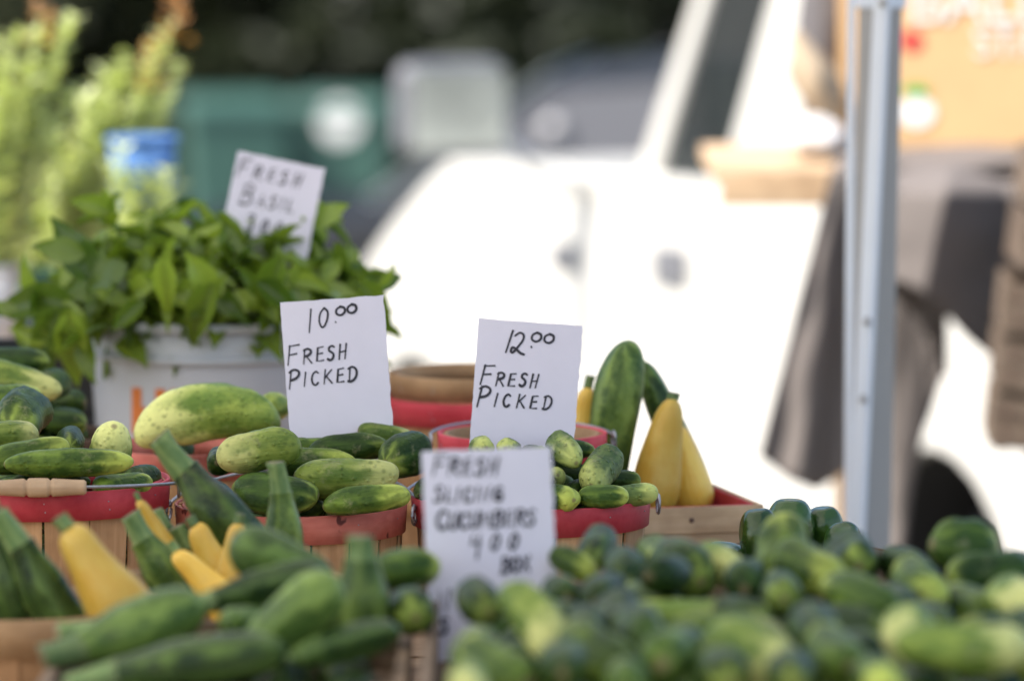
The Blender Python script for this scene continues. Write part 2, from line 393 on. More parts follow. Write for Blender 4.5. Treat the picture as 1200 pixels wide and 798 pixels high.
for i in range(nn+1):
    for j in range(nn+1):
        u, v = i/nn, j/nn
        hgt = ZT + 0.75*min(1, 2*min(u, 1-u, v, 1-v))
        m.v.append(Vector((x0+(x1-x0)*u, y0+(y1-y0)*v, hgt - 0.02*math.sin(u*9)*math.sin(v*11))))
for i in range(nn):
    for j in range(nn): a = i*(nn+1)+j; m.f.append([a, a+1, a+nn+2, a+nn+1])
m.build('roof', M['canopy'], TENT)
for (ax, ay, bx, by) in ((x0, y0, x1, y0), (x1, y0, x1, y1), (x1, y1, x0, y1), (x0, y1, x0, y0)):
    m = MB(); 
    for k in range(21):
        t = k/20; m.v += [Vector((ax+(bx-ax)*t, ay+(by-ay)*t, ZT)), Vector((ax+(bx-ax)*t, ay+(by-ay)*t, ZT-0.17-0.03*abs(math.sin(t*math.pi*10))))]
    for k in range(20): m.f.append([2*k, 2*k+1, 2*k+3, 2*k+2])
    m.build('valance', M['canopy'], TENT)
    m = MB(); m.tube([(ax, ay, ZT-0.02), (bx, by, ZT-0.02)], 0.012, 6); m.build('edge_rail', M['metal_leg'], TENT)

# ================================================================== PRODUCE TABLES
TZ = 0.82
def table(y0, y1, label, x0=-1.25, x1=0.95):
    t = thing('market_table', label, 'table', ((x0+x1)/2, (y0+y1)/2, 0))
    w, dep = x1-x0, y1-y0; nb = 6
    me = MB().box((0, 0, 0), (w, dep/nb-0.006, 0.03)).mesh('plank', M['pine'])
    for k in range(nb): link('plank', me, t, (0, -dep/2+(k+.5)*dep/nb, TZ-0.015))
    lm = MB().box((0, 0, 0), (0.05, 0.05, TZ-0.03)).mesh('leg', M['crate_y'])
    for sx in (-1, 1):
        for sy in (-1, 1): link('leg', lm, t, (sx*(w/2-0.12), sy*(dep/2-0.08), (TZ-0.03)/2))
table(4.35, 5.50, 'plank table carrying the front crates of zucchini and cucumbers')
table(5.51, 6.74, 'plank table carrying the red-rimmed baskets with price cards')
table(6.75, 8.00, 'plank table carrying the basil bucket and the empty baskets', x1=0.37)

# ================================================================== BASKETS
def basket(label, cx, cy, h, rt, rb=None, band='red', band_h=0.031, nst=17, base_up=None, handle=None, z0=TZ, stave='veneer', group=None, rz=None, tilt=0, name='basket', grip=False, top_band=None, staples=True):
    rb = rb or rt*0.80; wall = 0.0025
    t = thing(name, label, 'basket', (cx, cy, z0), rz if rz is not None else random.uniform(0, 6.28), group)
    if tilt: t.rotation_euler = (tilt, 0, 0)
    wt, wb = 2*math.pi*rt/nst*0.97, 2*math.pi*rb/nst*0.97
    m = MB()   # one stave, bowed a little
    for k, (f) in enumerate((0, 0.33, 0.66, 1)):
        r = rb+(rt-rb)*f + 0.006*math.sin(f*math.pi); w = wb+(wt-wb)*f
        for (dr, dy) in ((0, -w/2), (0, w/2), (wall, w/2), (wall, -w/2)): m.v.append(Vector((r-wall+dr-0.004, dy, h*f)))
    for k in range(3):
        for j in range(4): m.f.append([4*k+j, 4*k+(j+1) % 4, 4*k+4+(j+1) % 4, 4*k+4+j])
    m.f.append([3, 2, 1, 0]); m.f.append([12, 13, 14, 15]); me = m.mesh('stave', M[stave])
    for k in range(nst):
        o = link('stave', me, t, (0, 0, random.uniform(-0.002, 0.0)), (0, 0, 2*math.pi*k/nst))
        s = random.uniform(0.975, 1.0); o.scale = (s, random.uniform(0.88, 1.02), 1)
    def ring(name_, r0, r1, za, zb, mm, par=t):
        # a band of several flat strips around the rim, slightly flared
        q = MB(); fl = (rt-rb)/h*(zb-za)*0.45
        q.lathe([(r0-fl, za), (r1-fl, za), (r1, zb-0.001), (r1-0.0008, zb), (r0, zb)], 64); return q.build(name_, M[mm], par, True)
    out = ring('rim_band', rt-0.003, rt+0.0005, h-band_h, h+0.002, band)
    ring('inner_band', rt-0.0125, rt-0.0082, h-band_h*0.9, h+0.001, top_band or band)
    zz = h*0.42; rm = rb+(rt-rb)*0.42+0.006
    ring('lower_hoop', rm-0.003, rm+0.0015, zz-0.012, zz+0.012, stave)
    bu = base_up if base_up is not None else 0.01
    rbase = rb+(rt-rb)*bu/h-0.006
    q = MB(); q.lathe([(0.0005, bu), (rbase, bu), (rbase, bu+0.005), (0.0005, bu+0.005)], 32); q.build('base', M[stave], t)
    if staples:
        sm_ = MB(); sm_.box((0, 0, 0), (0.0014, 0.0012, 0.011)).box((0.001, 0, 0.0052), (0.003, 0.0012, 0.0012)); sme = sm_.mesh('staple', M['wire'])
        for k in range(12):
            a = 2*math.pi*(k+0.3)/12; rr = rt-0.0002-(rt-rb)/h*band_h*0.5+0.0006
            o = link('staple', sme, out, (rr*math.cos(a), rr*math.sin(a), h-band_h*0.5), (R(random.uniform(-25, 25)), 0, a))
    if handle is not None:
        fold, yaw = handle            # fold: degrees the bail is raised from lying forward; yaw of ear axis in world
        hb = bpy.data.objects.new('bail_handle', None); 
        pts = []
        rr = rt+0.010
        for k in range(25):
            a = math.pi*k/24
            pts.append(Vector((rr*math.cos(a), -rr*math.sin(a)*math.cos(R(fold)), h-0.004+rr*math.sin(a)*math.sin(R(fold)))))
        rot = Matrix.Rotation(yaw - t.rotation_euler.z, 4, 'Z')
        pts = [rot @ p for p in pts]
        q = MB(); q.tube(pts, 0.0019, 8); hb = q.build('bail_handle', M['wire'], t, True)
        for s in (0, -1):     # wire ears
            c = pts[s]; q = MB(); tang = Vector((-c.y, c.x, 0)).normalized()
            q.tube([c+tang*(0.013*math.cos(th))+Vector((0, 0, 0.011*math.sin(th)-0.006)) for th in [2*math.pi*k/14 for k in range(14)]], 0.0019, 6, True); q.build('wire_ear', M['wire'], t, True)
        if grip:
            c = pts[12]; q = MB()
            prof = []
            for k in range(41):
                u = -0.054+0.108*k/40; a = abs(u)
                r = 0.0098+0.0012*math.cos(u*60)
                if 0.011 < a < 0.015 or 0.0005 < a < 0.002: r -= 0.0025
                if a > 0.052: r -= 0.002
                prof.append((r, u))
            prof = [(0.0005, -0.054)]+prof+[(0.0005, 0.054)]
            q.lathe(prof, 20, False, 'X'); o = q.build('grip', M['grip'], t, True)
            o.location = c; o.rotation_euler = (0, 0, yaw - t.rotation_euler.z)
    return t
BK = {}
p = at(50, 566, 6.53); BK['left'] = (p.x, p.y, 0.245, 0.147)
basket('red-rimmed slat basket with wooden bail grip, full of cucumbers', p.x, p.y, 0.240, 0.147, band='red', base_up=0.13, handle=(5, R(3)), grip=True)
p = at(341, 585, 6.58); BK['mid'] = (p.x, p.y, 0.21, 0.135)
basket('worn faded red-rimmed basket of fat cucumbers under the 10.00 card', p.x, p.y, 0.205, 0.135, band='red_worn', base_up=0.09, handle=(168, R(-8)))
p = at(622, 583, 6.61); BK['right'] = (p.x, p.y, 0.21, 0.140)
basket('bright red-rimmed basket of small pickling cucumbers under the 12.00 card', p.x, p.y, 0.21, 0.140, band='red', base_up=0.10, handle=(171, R(5)))
basket('small empty red-rimmed basket behind the 12.00 card', at(612, 500, 6.93).x, 6.96, 0.245, 0.104, band='red', top_band='veneer_h', handle=(176, R(8)), nst=14)
p = at(555, 460, 7.45)
basket('lower empty red-rimmed basket of the nested pair by the basil bucket', p.x, 7.46, 0.238, 0.124, band='red', nst=16)
basket('upper plain wood-rimmed basket nested inside a red-rimmed one', p.x, 7.46, 0.215, 0.113, 0.09, band='veneer_h', nst=16, z0=TZ+0.054, band_h=0.026)
p = at(928, 655, 6.55); BK['pep'] = (p.x, p.y, 0.14, 0.122)
basket('dark brown shallow basket holding shiny green peppers', p.x, 6.56, 0.146, 0.122, 0.10, band='dark_veneer', base_up=0.06, stave='dark_veneer', nst=20, staples=False)
p = at(18, 740, 5.66); BK['sq1'] = (p.x, p.y, 0.21, 0.128)
basket('plain wood-rimmed basket holding big zucchini and one fat yellow squash', p.x, 5.70, 0.213, 0.128, band='veneer_h', base_up=0.03, band_h=0.036)
p = at(262, 700, 5.88); BK['sq2'] = (p.x, p.y, 0.21, 0.128)
basket('plain wood-rimmed basket crowded with upright zucchini and several yellow squash', p.x, 5.97, 0.200, 0.126, band='veneer_h', base_up=0.03)
p = at(22, 505, 7.15); BK['back1'] = (p.x, p.y, 0.22, 0.122)
basket('dark-rimmed basket of cucumbers beside the hanging basil leaves', p.x, 7.15, 0.222, 0.122, band='dark_veneer', base_up=0.10)
p = at(222, 525, 7.05); BK['back2'] = (p.x, p.y, 0.215, 0.112)
basket('red-rimmed basket in front of the white bucket, under a huge pale cucumber', p.x, 7.06, 0.217, 0.112, band='red_worn', base_up=0.10)

# rectangular veneer till
t = thing('till_basket', 'rectangular veneer basket with red inside holding upright zucchini and squash', 'basket', (0.156, 7.03, TZ), R(14))
W_, D_, H_ = 0.25, 0.21, 0.155
for sy in (-1, 1):
    o = MB().box((0, sy*D_/2, H_/2), (W_, 0.003, H_)).build('side_panel', M['pine'], t)
    b = MB().box((0, sy*(D_/2+0.0035*1), H_-0.014), (W_+0.012, 0.004, 0.032)).build('rim_strip', M['pine'], t)
    MB().box((0, sy*(D_/2-0.0040), H_-0.018), (W_-0.012, 0.003, 0.040)).build('inner_strip', M['red'], t)
    for k in range(4):
        q = MB(); q.lathe([(0.0002, 0), (0.0035, 0), (0.003, 0.0015), (0.0002, 0.002)], 8, False)
        q.build('nail', M['nail'], b, loc=(-W_/2+0.02+k*0.072, sy*(D_/2+0.0058), H_-0.014), rot=(R(90 if sy < 0 else -90), 0, 0))
for sx in (-1, 1):
    MB().box((sx*W_/2, 0, H_/2), (0.003, D_-0.006, H_)).build('end_panel', M['pine'], t)
    MB().box((sx*(W_/2+0.004), 0, H_-0.014), (0.004, D_+0.012, 0.032)).build('rim_strip', M['pine'], t)
    MB().box((sx*(W_/2-0.0045), 0, H_-0.018), (0.003, D_-0.016, 0.040)).build('inner_strip', M['red'], t)
MB().box((0, 0, 0.004), (W_-0.006, D_-0.006, 0.004)).build('base', M['pine'], t)

# ================================================================== CRATES
def crate(name, label, c, w, dep, h, mm='crate', rows=2, rz=0, base=0.01, z=TZ, group=None, nails=False, flare=0.0):
    t = thing(name, label, 'crate', (c[0], c[1], z), rz, group)
    bh = h/rows-(0.016 if nails else 0.008)
    for sx in (-1, 1):
        for sy in (-1, 1):
            MB().box((sx*(w/2-0.022), sy*(dep/2-0.022), h/2), (0.02, 0.02, h-0.004)).build('corner_post', M[mm], t)
    for k in range(rows):
        zz = (k+.5)*h/rows+0.003; fx = flare*(k/(max(1, rows-1))-0.5)
        for sy in (-1, 1):
            o = MB().box((0, sy*(dep/2-0.006), zz), (w, 0.011, bh)).build('slat', M[mm], t)
            if nails:
                for sx in (-1, 1):
                    for dz in (-0.22, 0.22):
                        q = MB(); q.lathe([(0.0002, 0), (0.006, 0), (0.005, 0.002), (0.0002, 0.003)], 8, False)
                        q.build('nail', M['nail'], o, loc=(sx*(w/2-0.028), sy*(dep/2+0.0002), zz+dz*bh), rot=(R(90 if sy < 0 else -90), 0, 0))
        for sx in (-1, 1):
            MB().box((sx*(w/2-0.0055), 0, zz), (0.011, dep-0.025, bh)).build('end_slat', M['crate_y'] if mm == 'crate' else M[mm], t)
    n = max(3, int(dep/0.11))
    for k in range(n):
        MB().box((0, -dep/2+0.012+(dep-0.024)*(k+.5)/n, base), (w-0.024, (dep-0.024)/n-0.008, 0.008)).build('base_slat', M[mm], t)
    return t
# produce crates at the front: each stands on an upturned lower one
FL = (at(270, 760, 5.30).x, 5.315); FLW, FLD = 0.335, 0.43
FR_X0 = at(488, 765, 5.15).x; FRW, FRD = 0.74, 0.90
FRC = (FR_X0+FRW/2+0.004, 5.25)
UZ = TZ+0.165
crate('produce_crate', 'brown wooden crate heaped with zucchini', FL, FLW, FLD, 0.058, 'crate', 1, z=UZ, base=0.008)
crate('produce_crate', 'brown wooden crate underneath the zucchini crate', FL, FLW, FLD, 0.162, 'crate', 2)
crate('produce_crate', 'wide wooden crate heaped with slicing cucumbers', FRC, FRW, FRD, 0.072, 'crate', 1, z=UZ, base=0.008)
crate('produce_crate', 'wide wooden crate underneath the slicing cucumber crate', FRC, FRW, FRD, 0.162, 'crate', 2)

# ================================================================== VEGETABLES
def lathe_x(name, prof, L, seg, bend, lobes=0, lob=0.0, jit=0.0, mm=None, bend2=0.0, flat=1.0):
    """prof: function t->(radius); axis x from -L/2 to L/2"""
    n = 28; v = []; f = []; ph = random.uniform(0, 6)
    sd = Vector((random.uniform(0, 50), random.uniform(0, 50), random.uniform(0, 50)))
    for k in range(n+1):
        s = k/n; t = 0.5-0.5*math.cos(math.pi*s)
        x = (t-0.5)*L; yb = bend*(1-(2*t-1)**2)-bend*0.5; zb = bend2*(1-(2*t-1)**2)
        r = max(prof(t), 0.0006)
        for j in range(seg):
            a = 2*math.pi*j/seg
            rr = r*(1+lob*math.cos(lobes*a+ph) if lobes else r and 1)
            rr = rr if lobes else r
            if jit: rr *= 1+jit*mnoise.noise(Vector((x*28, math.cos(a)*1.1, math.sin(a)*1.1))+sd)+jit*0.30*mnoise.noise(Vector((x*110, math.cos(a)*3.2, math.sin(a)*3.2))+sd)
            v.append((x, yb+rr*math.cos(a), zb+rr*math.sin(a)*flat))
    for k in range(n):
        for j in range(seg):
            j2 = (j+1) % seg; f.append([k*seg+j, k*seg+j2, (k+1)*seg+j2, (k+1)*seg+j])
    f.append(list(reversed(range(seg)))); f.append([n*seg+j for j in range(seg)])
    me = bpy.data.meshes.new(name); me.from_pydata(v, [], f); me.materials.append(mm); me.shade_smooth()
    return me
def cuc_prof(r, e0=2.6, e1=2.6, taper=0.1):
    def p(t):
        u = 2*t-1
        q = (1-abs(u)**(e0 if u < 0 else e1))
        return r*max(q, 0)**0.5*(1-taper*u*0.5)
    return p
VEG = []     # dicts with p (mid), ax, L, r, fixed
def add_veg(kind, p, ax, L, r, mm, label, group=None, tipdir=1, fixed=False, roll=None, zone=None, **kw):
    r *= {'c': 1.10, 'z': 1.16, 's': 1.10}[kind]; L *= {'c': 1.05, 'z': 1.0, 's': 1.0}[kind]
    VEG.append(dict(kind=kind, p=Vector(p), ax=Vector(ax).normalized(), L=L, r=r, mm=mm, label=label, group=group, fixed=fixed, roll=roll, zone=zone, kw=kw))
def vdir(yaw, tilt):
    return Vector((math.cos(R(yaw))*math.cos(R(tilt)), math.sin(R(yaw))*math.cos(R(tilt)), math.sin(R(tilt))))
# kind c: centre pixel, depth, length px, diameter px, yaw, tilt (pale/blossom tip at the axis' far end)
def vc(kind, px, py, y, lpx, dpx, yaw, tilt, mm, label, group=None, z=None, **kw):
    q = at(px, py, y) if z is None else at_z(px, py, z)
    sc = q.y/FPX
    ax = vdir(yaw, tilt)
    add_veg(kind, q, ax, lpx*sc, dpx*sc/2, mm, label, group, **kw)
def ve(kind, a, b, y, dpx, mm, label, group=None, dy=0.0, z=None, **kw):
    """from stem-end pixel a to far-end pixel b"""
    A = at(a[0], a[1], y); B = at(b[0], b[1], y+dy)
    add_veg(kind, (A+B)/2, B-A, (B-A).length, dpx*y/FPX/2, mm, label, group, **kw)

# --- basket under the 10.00 card
G = 'cucumbers in the basket under the 10.00 card'
vc('c', 306, 531, 6.50, 97, 45, 186, -8, 'cuc_pale', 'fat pale cucumber slumped on the left of the 10.00 basket heap')
vc('c', 364, 541, 6.58, 104, 31, 3, -2, 'cuc_mid', 'mid green cucumber wedged across the heap below the 10.00 card')
vc('c', 402, 561, 6.50, 119, 44, 4, 2, 'cuc_pale', 'plump lime green scarred cucumber across the front of the 10.00 basket')
vc('c', 424, 585, 6.455, 100, 31, 6, 7, 'cuc_mid', 'slim olive cucumber on the rim by the wire ear')
vc('c', 330, 578, 6.47, 98, 46, -12, -4, 'cuc_dark', 'dark green cucumber lying behind the small upright zucchini')
vc('c', 408, 525, 6.64, 92, 30, 4, 3, 'cuc_dark', 'dark ribbed cucumber right below the 10.00 card')
vc('c', 474, 534, 6.60, 74, 46, -125, -6, 'cuc_dark', 'round dark cucumber end with curled yellow stem tip')
vc('c', 452, 510, 6.70, 64, 27, 12, -8, 'cuc_pale', 'small bright lime cucumber beside the foot of the 10.00 card')
vc('c', 390, 513, 6.73, 92, 24, 4, 3, 'cuc_mid', 'green cucumber tucked against the foot of the 10.00 card')
vc('c', 366, 524, 6.66, 60, 24, 20, 0, 'cuc_mid', 'short green cucumber peeping below the 10.00 card')
vc('c', 256, 540, 6.60, 60, 30, 95, 0, 'cuc_dark', 'dark cucumber hidden beside the big leaning zucchini')
vc('c', 242, 493, 6.90, 166, 63, 186, -5, 'cuc_pale', 'huge pale warty cucumber resting on the basket before the bucket')
vc('c', 322, 478, 7.00, 46, 30, 60, 0, 'cuc_pale', 'pale cucumber tip between the white bucket and the 10.00 card')
vc('c', 205, 528, 7.02, 60, 30, 120, 0, 'cuc_dark', 'dark cucumber below the huge pale cucumber')
# --- left red basket
vc('c', 81, 545, 6.42, 146, 31, 2, 1, 'cuc_mid', 'long green cucumber lying behind the wooden bail grip')
vc('c', 32, 533, 6.48, 98, 36, 14, 10, 'cuc_mid', 'green cucumber sloping over the left red basket')
vc('c', 10, 511, 6.56, 70, 34, 20, 0, 'cuc_pale', 'yellow-green cucumber end on top of the left red basket')
vc('c', 28, 490, 6.66, 110, 55, -100, -8, 'cuc_dark', 'thick dark cucumber with its end facing out on the left basket')
vc('c', 81, 518, 6.58, 90, 29, -85, 0, 'cuc_dark', 'thin grey-green cucumber pointing outward on the left basket')
vc('c', 131, 530, 6.56, 80, 47, -75, 48, 'cuc_pale', 'stubby cucumber with a brown scarred tip at the left basket edge')
vc('c', 18, 446, 6.98, 110, 37, -8, -14, 'cuc_pale', 'pale striped cucumber high up beside the hanging basil')
vc('c', 6, 470, 6.85, 90, 40, 25, 0, 'cuc_mid', 'cucumber in the middle of the tall stack beside the basil')
vc('c', 12, 426, 7.16, 90, 32, 10, 0, 'cuc_dark', 'dark cucumber on the very top beside the hanging basil')
vc('c', 76, 494, 7.06, 52, 29, -20, -4, 'cuc_dark', 'small dark cucumber inside the dark-rimmed basket')
vc('c', 168, 563, 6.50, 70, 30, 65, 0, 'cuc_dark', 'dark cucumber beside the wire end of the wooden grip')
vc('c', 140, 566, 6.45, 80, 28, 40, 0, 'cuc_mid', 'green cucumber tucked below the scarred stubby one')
vc('c', 60, 566, 6.43, 90, 26, 5, 0, 'cuc_dark', 'dark cucumber mostly hidden behind the wooden grip')
# --- pickling cucumbers
G = 'pickling cucumbers in the bright red-rimmed basket'
for (px, py, y, l, d_, yaw, tilt, mm, lab) in [
    (660, 540, 6.56, 75, 31, -70, -14, 'pickle', 'smooth pickling cucumber with bright green end facing out'),
    (690, 549, 6.55, 84, 40, -110, -20, 'pickle', 'knobbly pickling cucumber with pale blossom end facing out'),
    (668, 528, 6.66, 60, 22, 30, 0, 'cuc_dark', None), (650, 556, 6.56, 60, 26, -80, 5, 'pickle', None),
    (662, 580, 6.50, 60, 29, -60, 0, 'cuc_mid', None), (700, 581, 6.50, 58, 26, 5, 0, 'cuc_mid', None),
    (738, 577, 6.54, 56, 25, 8, 4, 'pickle', 'bumpy pale pickling cucumber on the right rim of its basket'),
    (726, 563, 6.60, 46, 22, 15, -4, 'cuc_dark', None), (566, 529, 6.60, 60, 24, -80, 10, 'pickle', None),
    (604, 528, 6.60, 60, 25, -95, 10, 'pickle', None), (634, 531, 6.60, 64, 26, -75, 6, 'cuc_dark', None),
    (540, 545, 6.58, 60, 26, 10, 0, 'pickle', None), (500, 575, 6.60, 60, 26, 80, 0, 'pickle', None),
    (585, 552, 6.54, 70, 28, 30, 0, 'pickle', None), (620, 558, 6.52, 60, 28, -40, 0, 'cuc_mid', None),
    (560, 575, 6.50, 60, 26, 0, 0, 'cuc_mid', None), (610, 583, 6.49, 60, 26, -30, 0, 'pickle', None)]:
    vc('c', px, py, y, l, d_, yaw, tilt, mm, lab or 'small green pickling cucumber heaped in the bright red-rimmed basket', G)
# --- upright squash and zucchini in the till
ve('z', (712, 590), (738, 399), 7.06, 52, 'zucchini_light', 'thick upright zucchini standing in the rectangular basket', roll=1, stemless=True, fat=0.0, bend=0.012)
ve('z', (752, 425), (830, 600), 7.14, 36, 'zucchini', 'slanting dark zucchini behind the yellow squash in the rectangular basket', roll=2, stemless=True)
ve('s', (787, 458), (760, 606), 7.04, 60, 'squash', 'broad yellow squash standing in front of the slanting zucchini', cone=True)
ve('s', (790, 490), (818, 606), 7.10, 50, 'squash', 'yellow squash tucked behind the broad one in the rectangular basket', cone=True)
ve('s', (690, 446), (672, 590), 7.12, 46, 'squash', 'yellow squash peeping past the edge of the 12.00 card')
# --- near left squash basket
ve('z', (-14, 585), (34, 760), 5.70, 66, 'zucchini', 'very dark zucchini at the back of the plain-rimmed basket', roll=1)
ve('z', (4, 596), (108, 765), 5.66, 52, 'zucchini', 'dark zucchini with a long pale stem beside the fat yellow squash', roll=2)
ve('s', (66, 612), (160, 752), 5.64, 80, 'squash', 'fat yellow squash leaning in the plain-rimmed basket')
# --- second squash basket
ve('z', (152, 604), (226, 720), 5.90, 46, 'zucchini_light', 'striped zucchini with pale stem between the yellow squash', roll=0.5)
ve('s', (162, 580), (212, 672), 5.97, 28, 'squash', 'slender crookneck squash with a green stem tip')
ve('s', (200, 640), (284, 740), 5.88, 50, 'squash', 'yellow squash with its neck upward at the basket front', dy=-0.02)
ve('s', (224, 610), (280, 710), 5.95, 52, 'squash', 'yellow squash half hidden behind a blunt zucchini')
ve('s', (280, 606), (268, 720), 5.91, 46, 'squash', 'yellow squash with rounded top against the dark zucchini')
ve('z', (186, 596), (222, 690), 6.03, 26, 'zucchini', 'little dark zucchini behind the crookneck squash', roll=2)
ve('z', (210, 615), (262, 720), 5.99, 38, 'zucchini', 'blunt zucchini standing between two yellow squash', roll=2)
ve('z', (178, 518), (318, 672), 6.00, 54, 'zucchini', 'large glossy zucchini leaning high against the basket rim', roll=0.3, bend=-0.012)
ve('z', (327, 541), (338, 690), 6.05, 40, 'zucchini_light', 'small upright ribbed zucchini with a pale thick stem', roll=1)
# --- zucchini heap in the dark crate
ve('z', (52, 776), (240, 706), 5.24, 64, 'zucchini_light', 'big zucchini lying over the corner of the zucchini crate', dy=0.05)
ve('z', (76, 800), (338, 764), 5.15, 54, 'zucchini', 'dark zucchini lying lowest at the front of the zucchini crate', dy=0.0)
ve('z', (390, 690), (270, 640), 5.42, 60, 'zucchini', 'dark blunt zucchini on top of the heap below the worn basket', stemless=True)
ve('z', (212, 722), (385, 676), 5.32, 42, 'zucchini', 'slim dark zucchini across the middle of the heap', dy=0.06)
ve('z', (290, 768), (398, 678), 5.22, 62, 'zucchini_light', 'pale green thick zucchini slanting up over the heap', stemless=True)
vc('z', 284, 724, 5.31, 120, 42, 70, -12, 'zucchini_light', 'zucchini with its pale cut end facing outward', stemless=True)
ve('z', (431, 628), (428, 770), 5.35, 60, 'zucchini_light', 'big upright zucchini beside the slicing cucumber card', roll=1, stub=True)
ve('z', (340, 772), (468, 738), 5.18, 40, 'zucchini', 'zucchini lying along the front board of the zucchini crate', stemless=True, dy=0.05)
vc('c', 474, 668, 5.52, 90, 44, 30, 4, 'cuc_mid', 'lone cucumber at the back corner of the zucchini crate')
vc('c', 474, 716, 5.37, 90, 52, -80, 0, 'cuc_dark', 'blackish green cucumber beside the slicing cucumber card')
vc('z', 150, 740, 5.40, 170, 46, 20, 0, 'zucchini', 'dark zucchini buried in the left of the heap')
vc('z', 350, 720, 5.44, 170, 46, 160, 0, 'zucchini', 'dark zucchini buried in the back of the heap')

# --- slicing cucumber crate : (px,py,len,dia,yaw,tilt,mat)
GS = 'slicing cucumbers heaped in the wide crate'
slc = [
 (698,642,110,38,-100,-10,'cuc_dark'), (730,671,120,49,-95,-8,'cuc_dark'), (722,724,130,58,-85,-12,'cuc_dark'),
 (826,713,158,50,4,2,'cuc_pale'), (797,664,110,60,-70,-8,'cuc_dark'), (840,662,90,44,-60,-5,'cuc_pale'),
 (672,660,70,30,-45,-15,'cuc_mid'), (668,694,90,40,-80,0,'cuc_dark'), (702,764,150,58,-62,-12,'cuc_mid'),
 (878,768,150,74,-50,-14,'cuc_pale'), (790,770,120,60,-100,0,'cuc_mid'), (628,726,130,50,-62,-28,'cuc_pale'),
 (562,703,110,47,-80,-5,'cuc_dark'), (556,762,110,44,-100,-8,'cuc_mid'), (592,776,140,54,-60,-12,'cuc_mid'),
 (548,802,90,44,-90,-5,'cuc_pale'), (915,648,104,60,82,30,'cuc_mid'), (1008,656,100,58,-85,-5,'cuc_dark'),
 (1121,645,78,56,20,-10,'cuc_mid'), (1152,674,96,52,14,4,'cuc_dark'), (926,680,100,50,-80,-6,'cuc_mid'),
 (962,686,110,54,-60,-6,'cuc_mid'), (874,680,90,46,-95,-4,'cuc_dark'), (1080,682,100,52,-80,-6,'cuc_mid'),
 (1008,708,130,48,-55,-6,'cuc_mid'), (1124,710,120,58,-70,-6,'cuc_mid'), (1054,710,110,50,-85,-6,'cuc_dark'),
 (1038,752,130,62,-100,-10,'cuc_pale'), (898,704,100,48,-90,0,'cuc_dark'), (1184,708,120,56,-75,0,'cuc_pale'),
 (1166,742,130,54,40,-4,'cuc_mid'), (960,742,120,56,-85,-6,'cuc_dark'), (1014,728,120,48,-50,-4,'cuc_dark'),
 (1130,780,150,56,4,-2,'cuc_pale'), (974,776,130,60,-80,-8,'cuc_mid'), (1076,782,120,54,-95,-4,'cuc_dark'),
 (848,742,140,44,20,-4,'cuc_pale'), (1100,738,110,50,-80,0,'cuc_dark'), (1198,776,110,54,-80,0,'cuc_mid'),
 (1198,670,100,48,-70,0,'cuc_dark'), (930,790,110,54,-95,0,'cuc_dark'), (752,742,120,52,-80,0,'cuc_dark'),
 (760,690,120,46,-60,0,'cuc_mid'), (650,780,120,52,-95,0,'cuc_dark'), (842,788,110,56,-80,0,'cuc_dark'),
 (745,796,110,54,-95,0,'cuc_mid'), (1150,760,100,48,-60,0,'cuc_dark'), (1060,660,90,44,-70,0,'cuc_dark'), (985,700,90,42,-100,0,'cuc_dark'), (870,720,90,42,-60,0,'cuc_dark'), (780,690,90,42,-110,0,'cuc_dark'), (1090,700,90,44,-60,0,'cuc_mid'), (1000,760,90,44,-70,0,'cuc_dark'), (820,755,90,44,-100,0,'cuc_dark'), (700,735,90,42,-80,0,'cuc_dark'), (1195,740,90,46,-70,0,'cuc_dark'), (770,650,80,40,-80,0,'cuc_mid'), (660,725,80,40,-70,0,'cuc_dark'), (1030,798,110,52,-80,0,'cuc_mid'), (700,700,110,46,-100,0,'cuc_dark')]
special = {3: 'long pale cucumber lying crosswise on the wide crate heap', 9: 'fat pale cucumber slanting at the front of the wide crate heap',
 11: 'cucumber with creamy yellow tip leaning on the slicing cucumber card', 12: 'dark cucumber with pale tip in front of the slicing cucumber card',
 16: 'stout cucumber standing up in front of the shiny peppers', 18: 'lumpy blocky cucumber alone on top of the heap by the wheel arch',
 27: 'cucumber with bright pale end deep in the wide crate heap', 0: 'small dark cucumber with yellow tip against the bright red-rimmed basket'}
for i, (px, py, l, d_, yaw, tilt, mm) in enumerate(slc):
    d_ *= 0.99; l *= 1.04
    z = 1.098+random.uniform(-0.006, 0.006)
    if i in (16, 18): z = 1.108
    if i not in special and mm != 'cuc_pale' and random.random() < 0.62: yaw += 180; tilt = -tilt
    if py < 700: where = 'next to the big card' if px < 690 else ('below the pickling cucumber basket' if px < 850 else ('just in front of the shiny peppers' if px < 1035 else 'at the crate back near the wheel arch'))
    else: where = 'at the foot of the big card' if px < 690 else ('along the crate front board' if py > 760 else 'in the middle of the wide crate heap')
    tone = {'cuc_dark': 'dark green', 'cuc_mid': 'mid green', 'cuc_pale': 'pale green'}[mm]
    lab = special.get(i) or tone+' slicing cucumber '+where
    vc('c', px, py, 0, l, d_, yaw, tilt, mm, lab, None if i in special else tone+' '+GS+' '+where, z=z, lump=0.10 if i == 18 else 0.0)
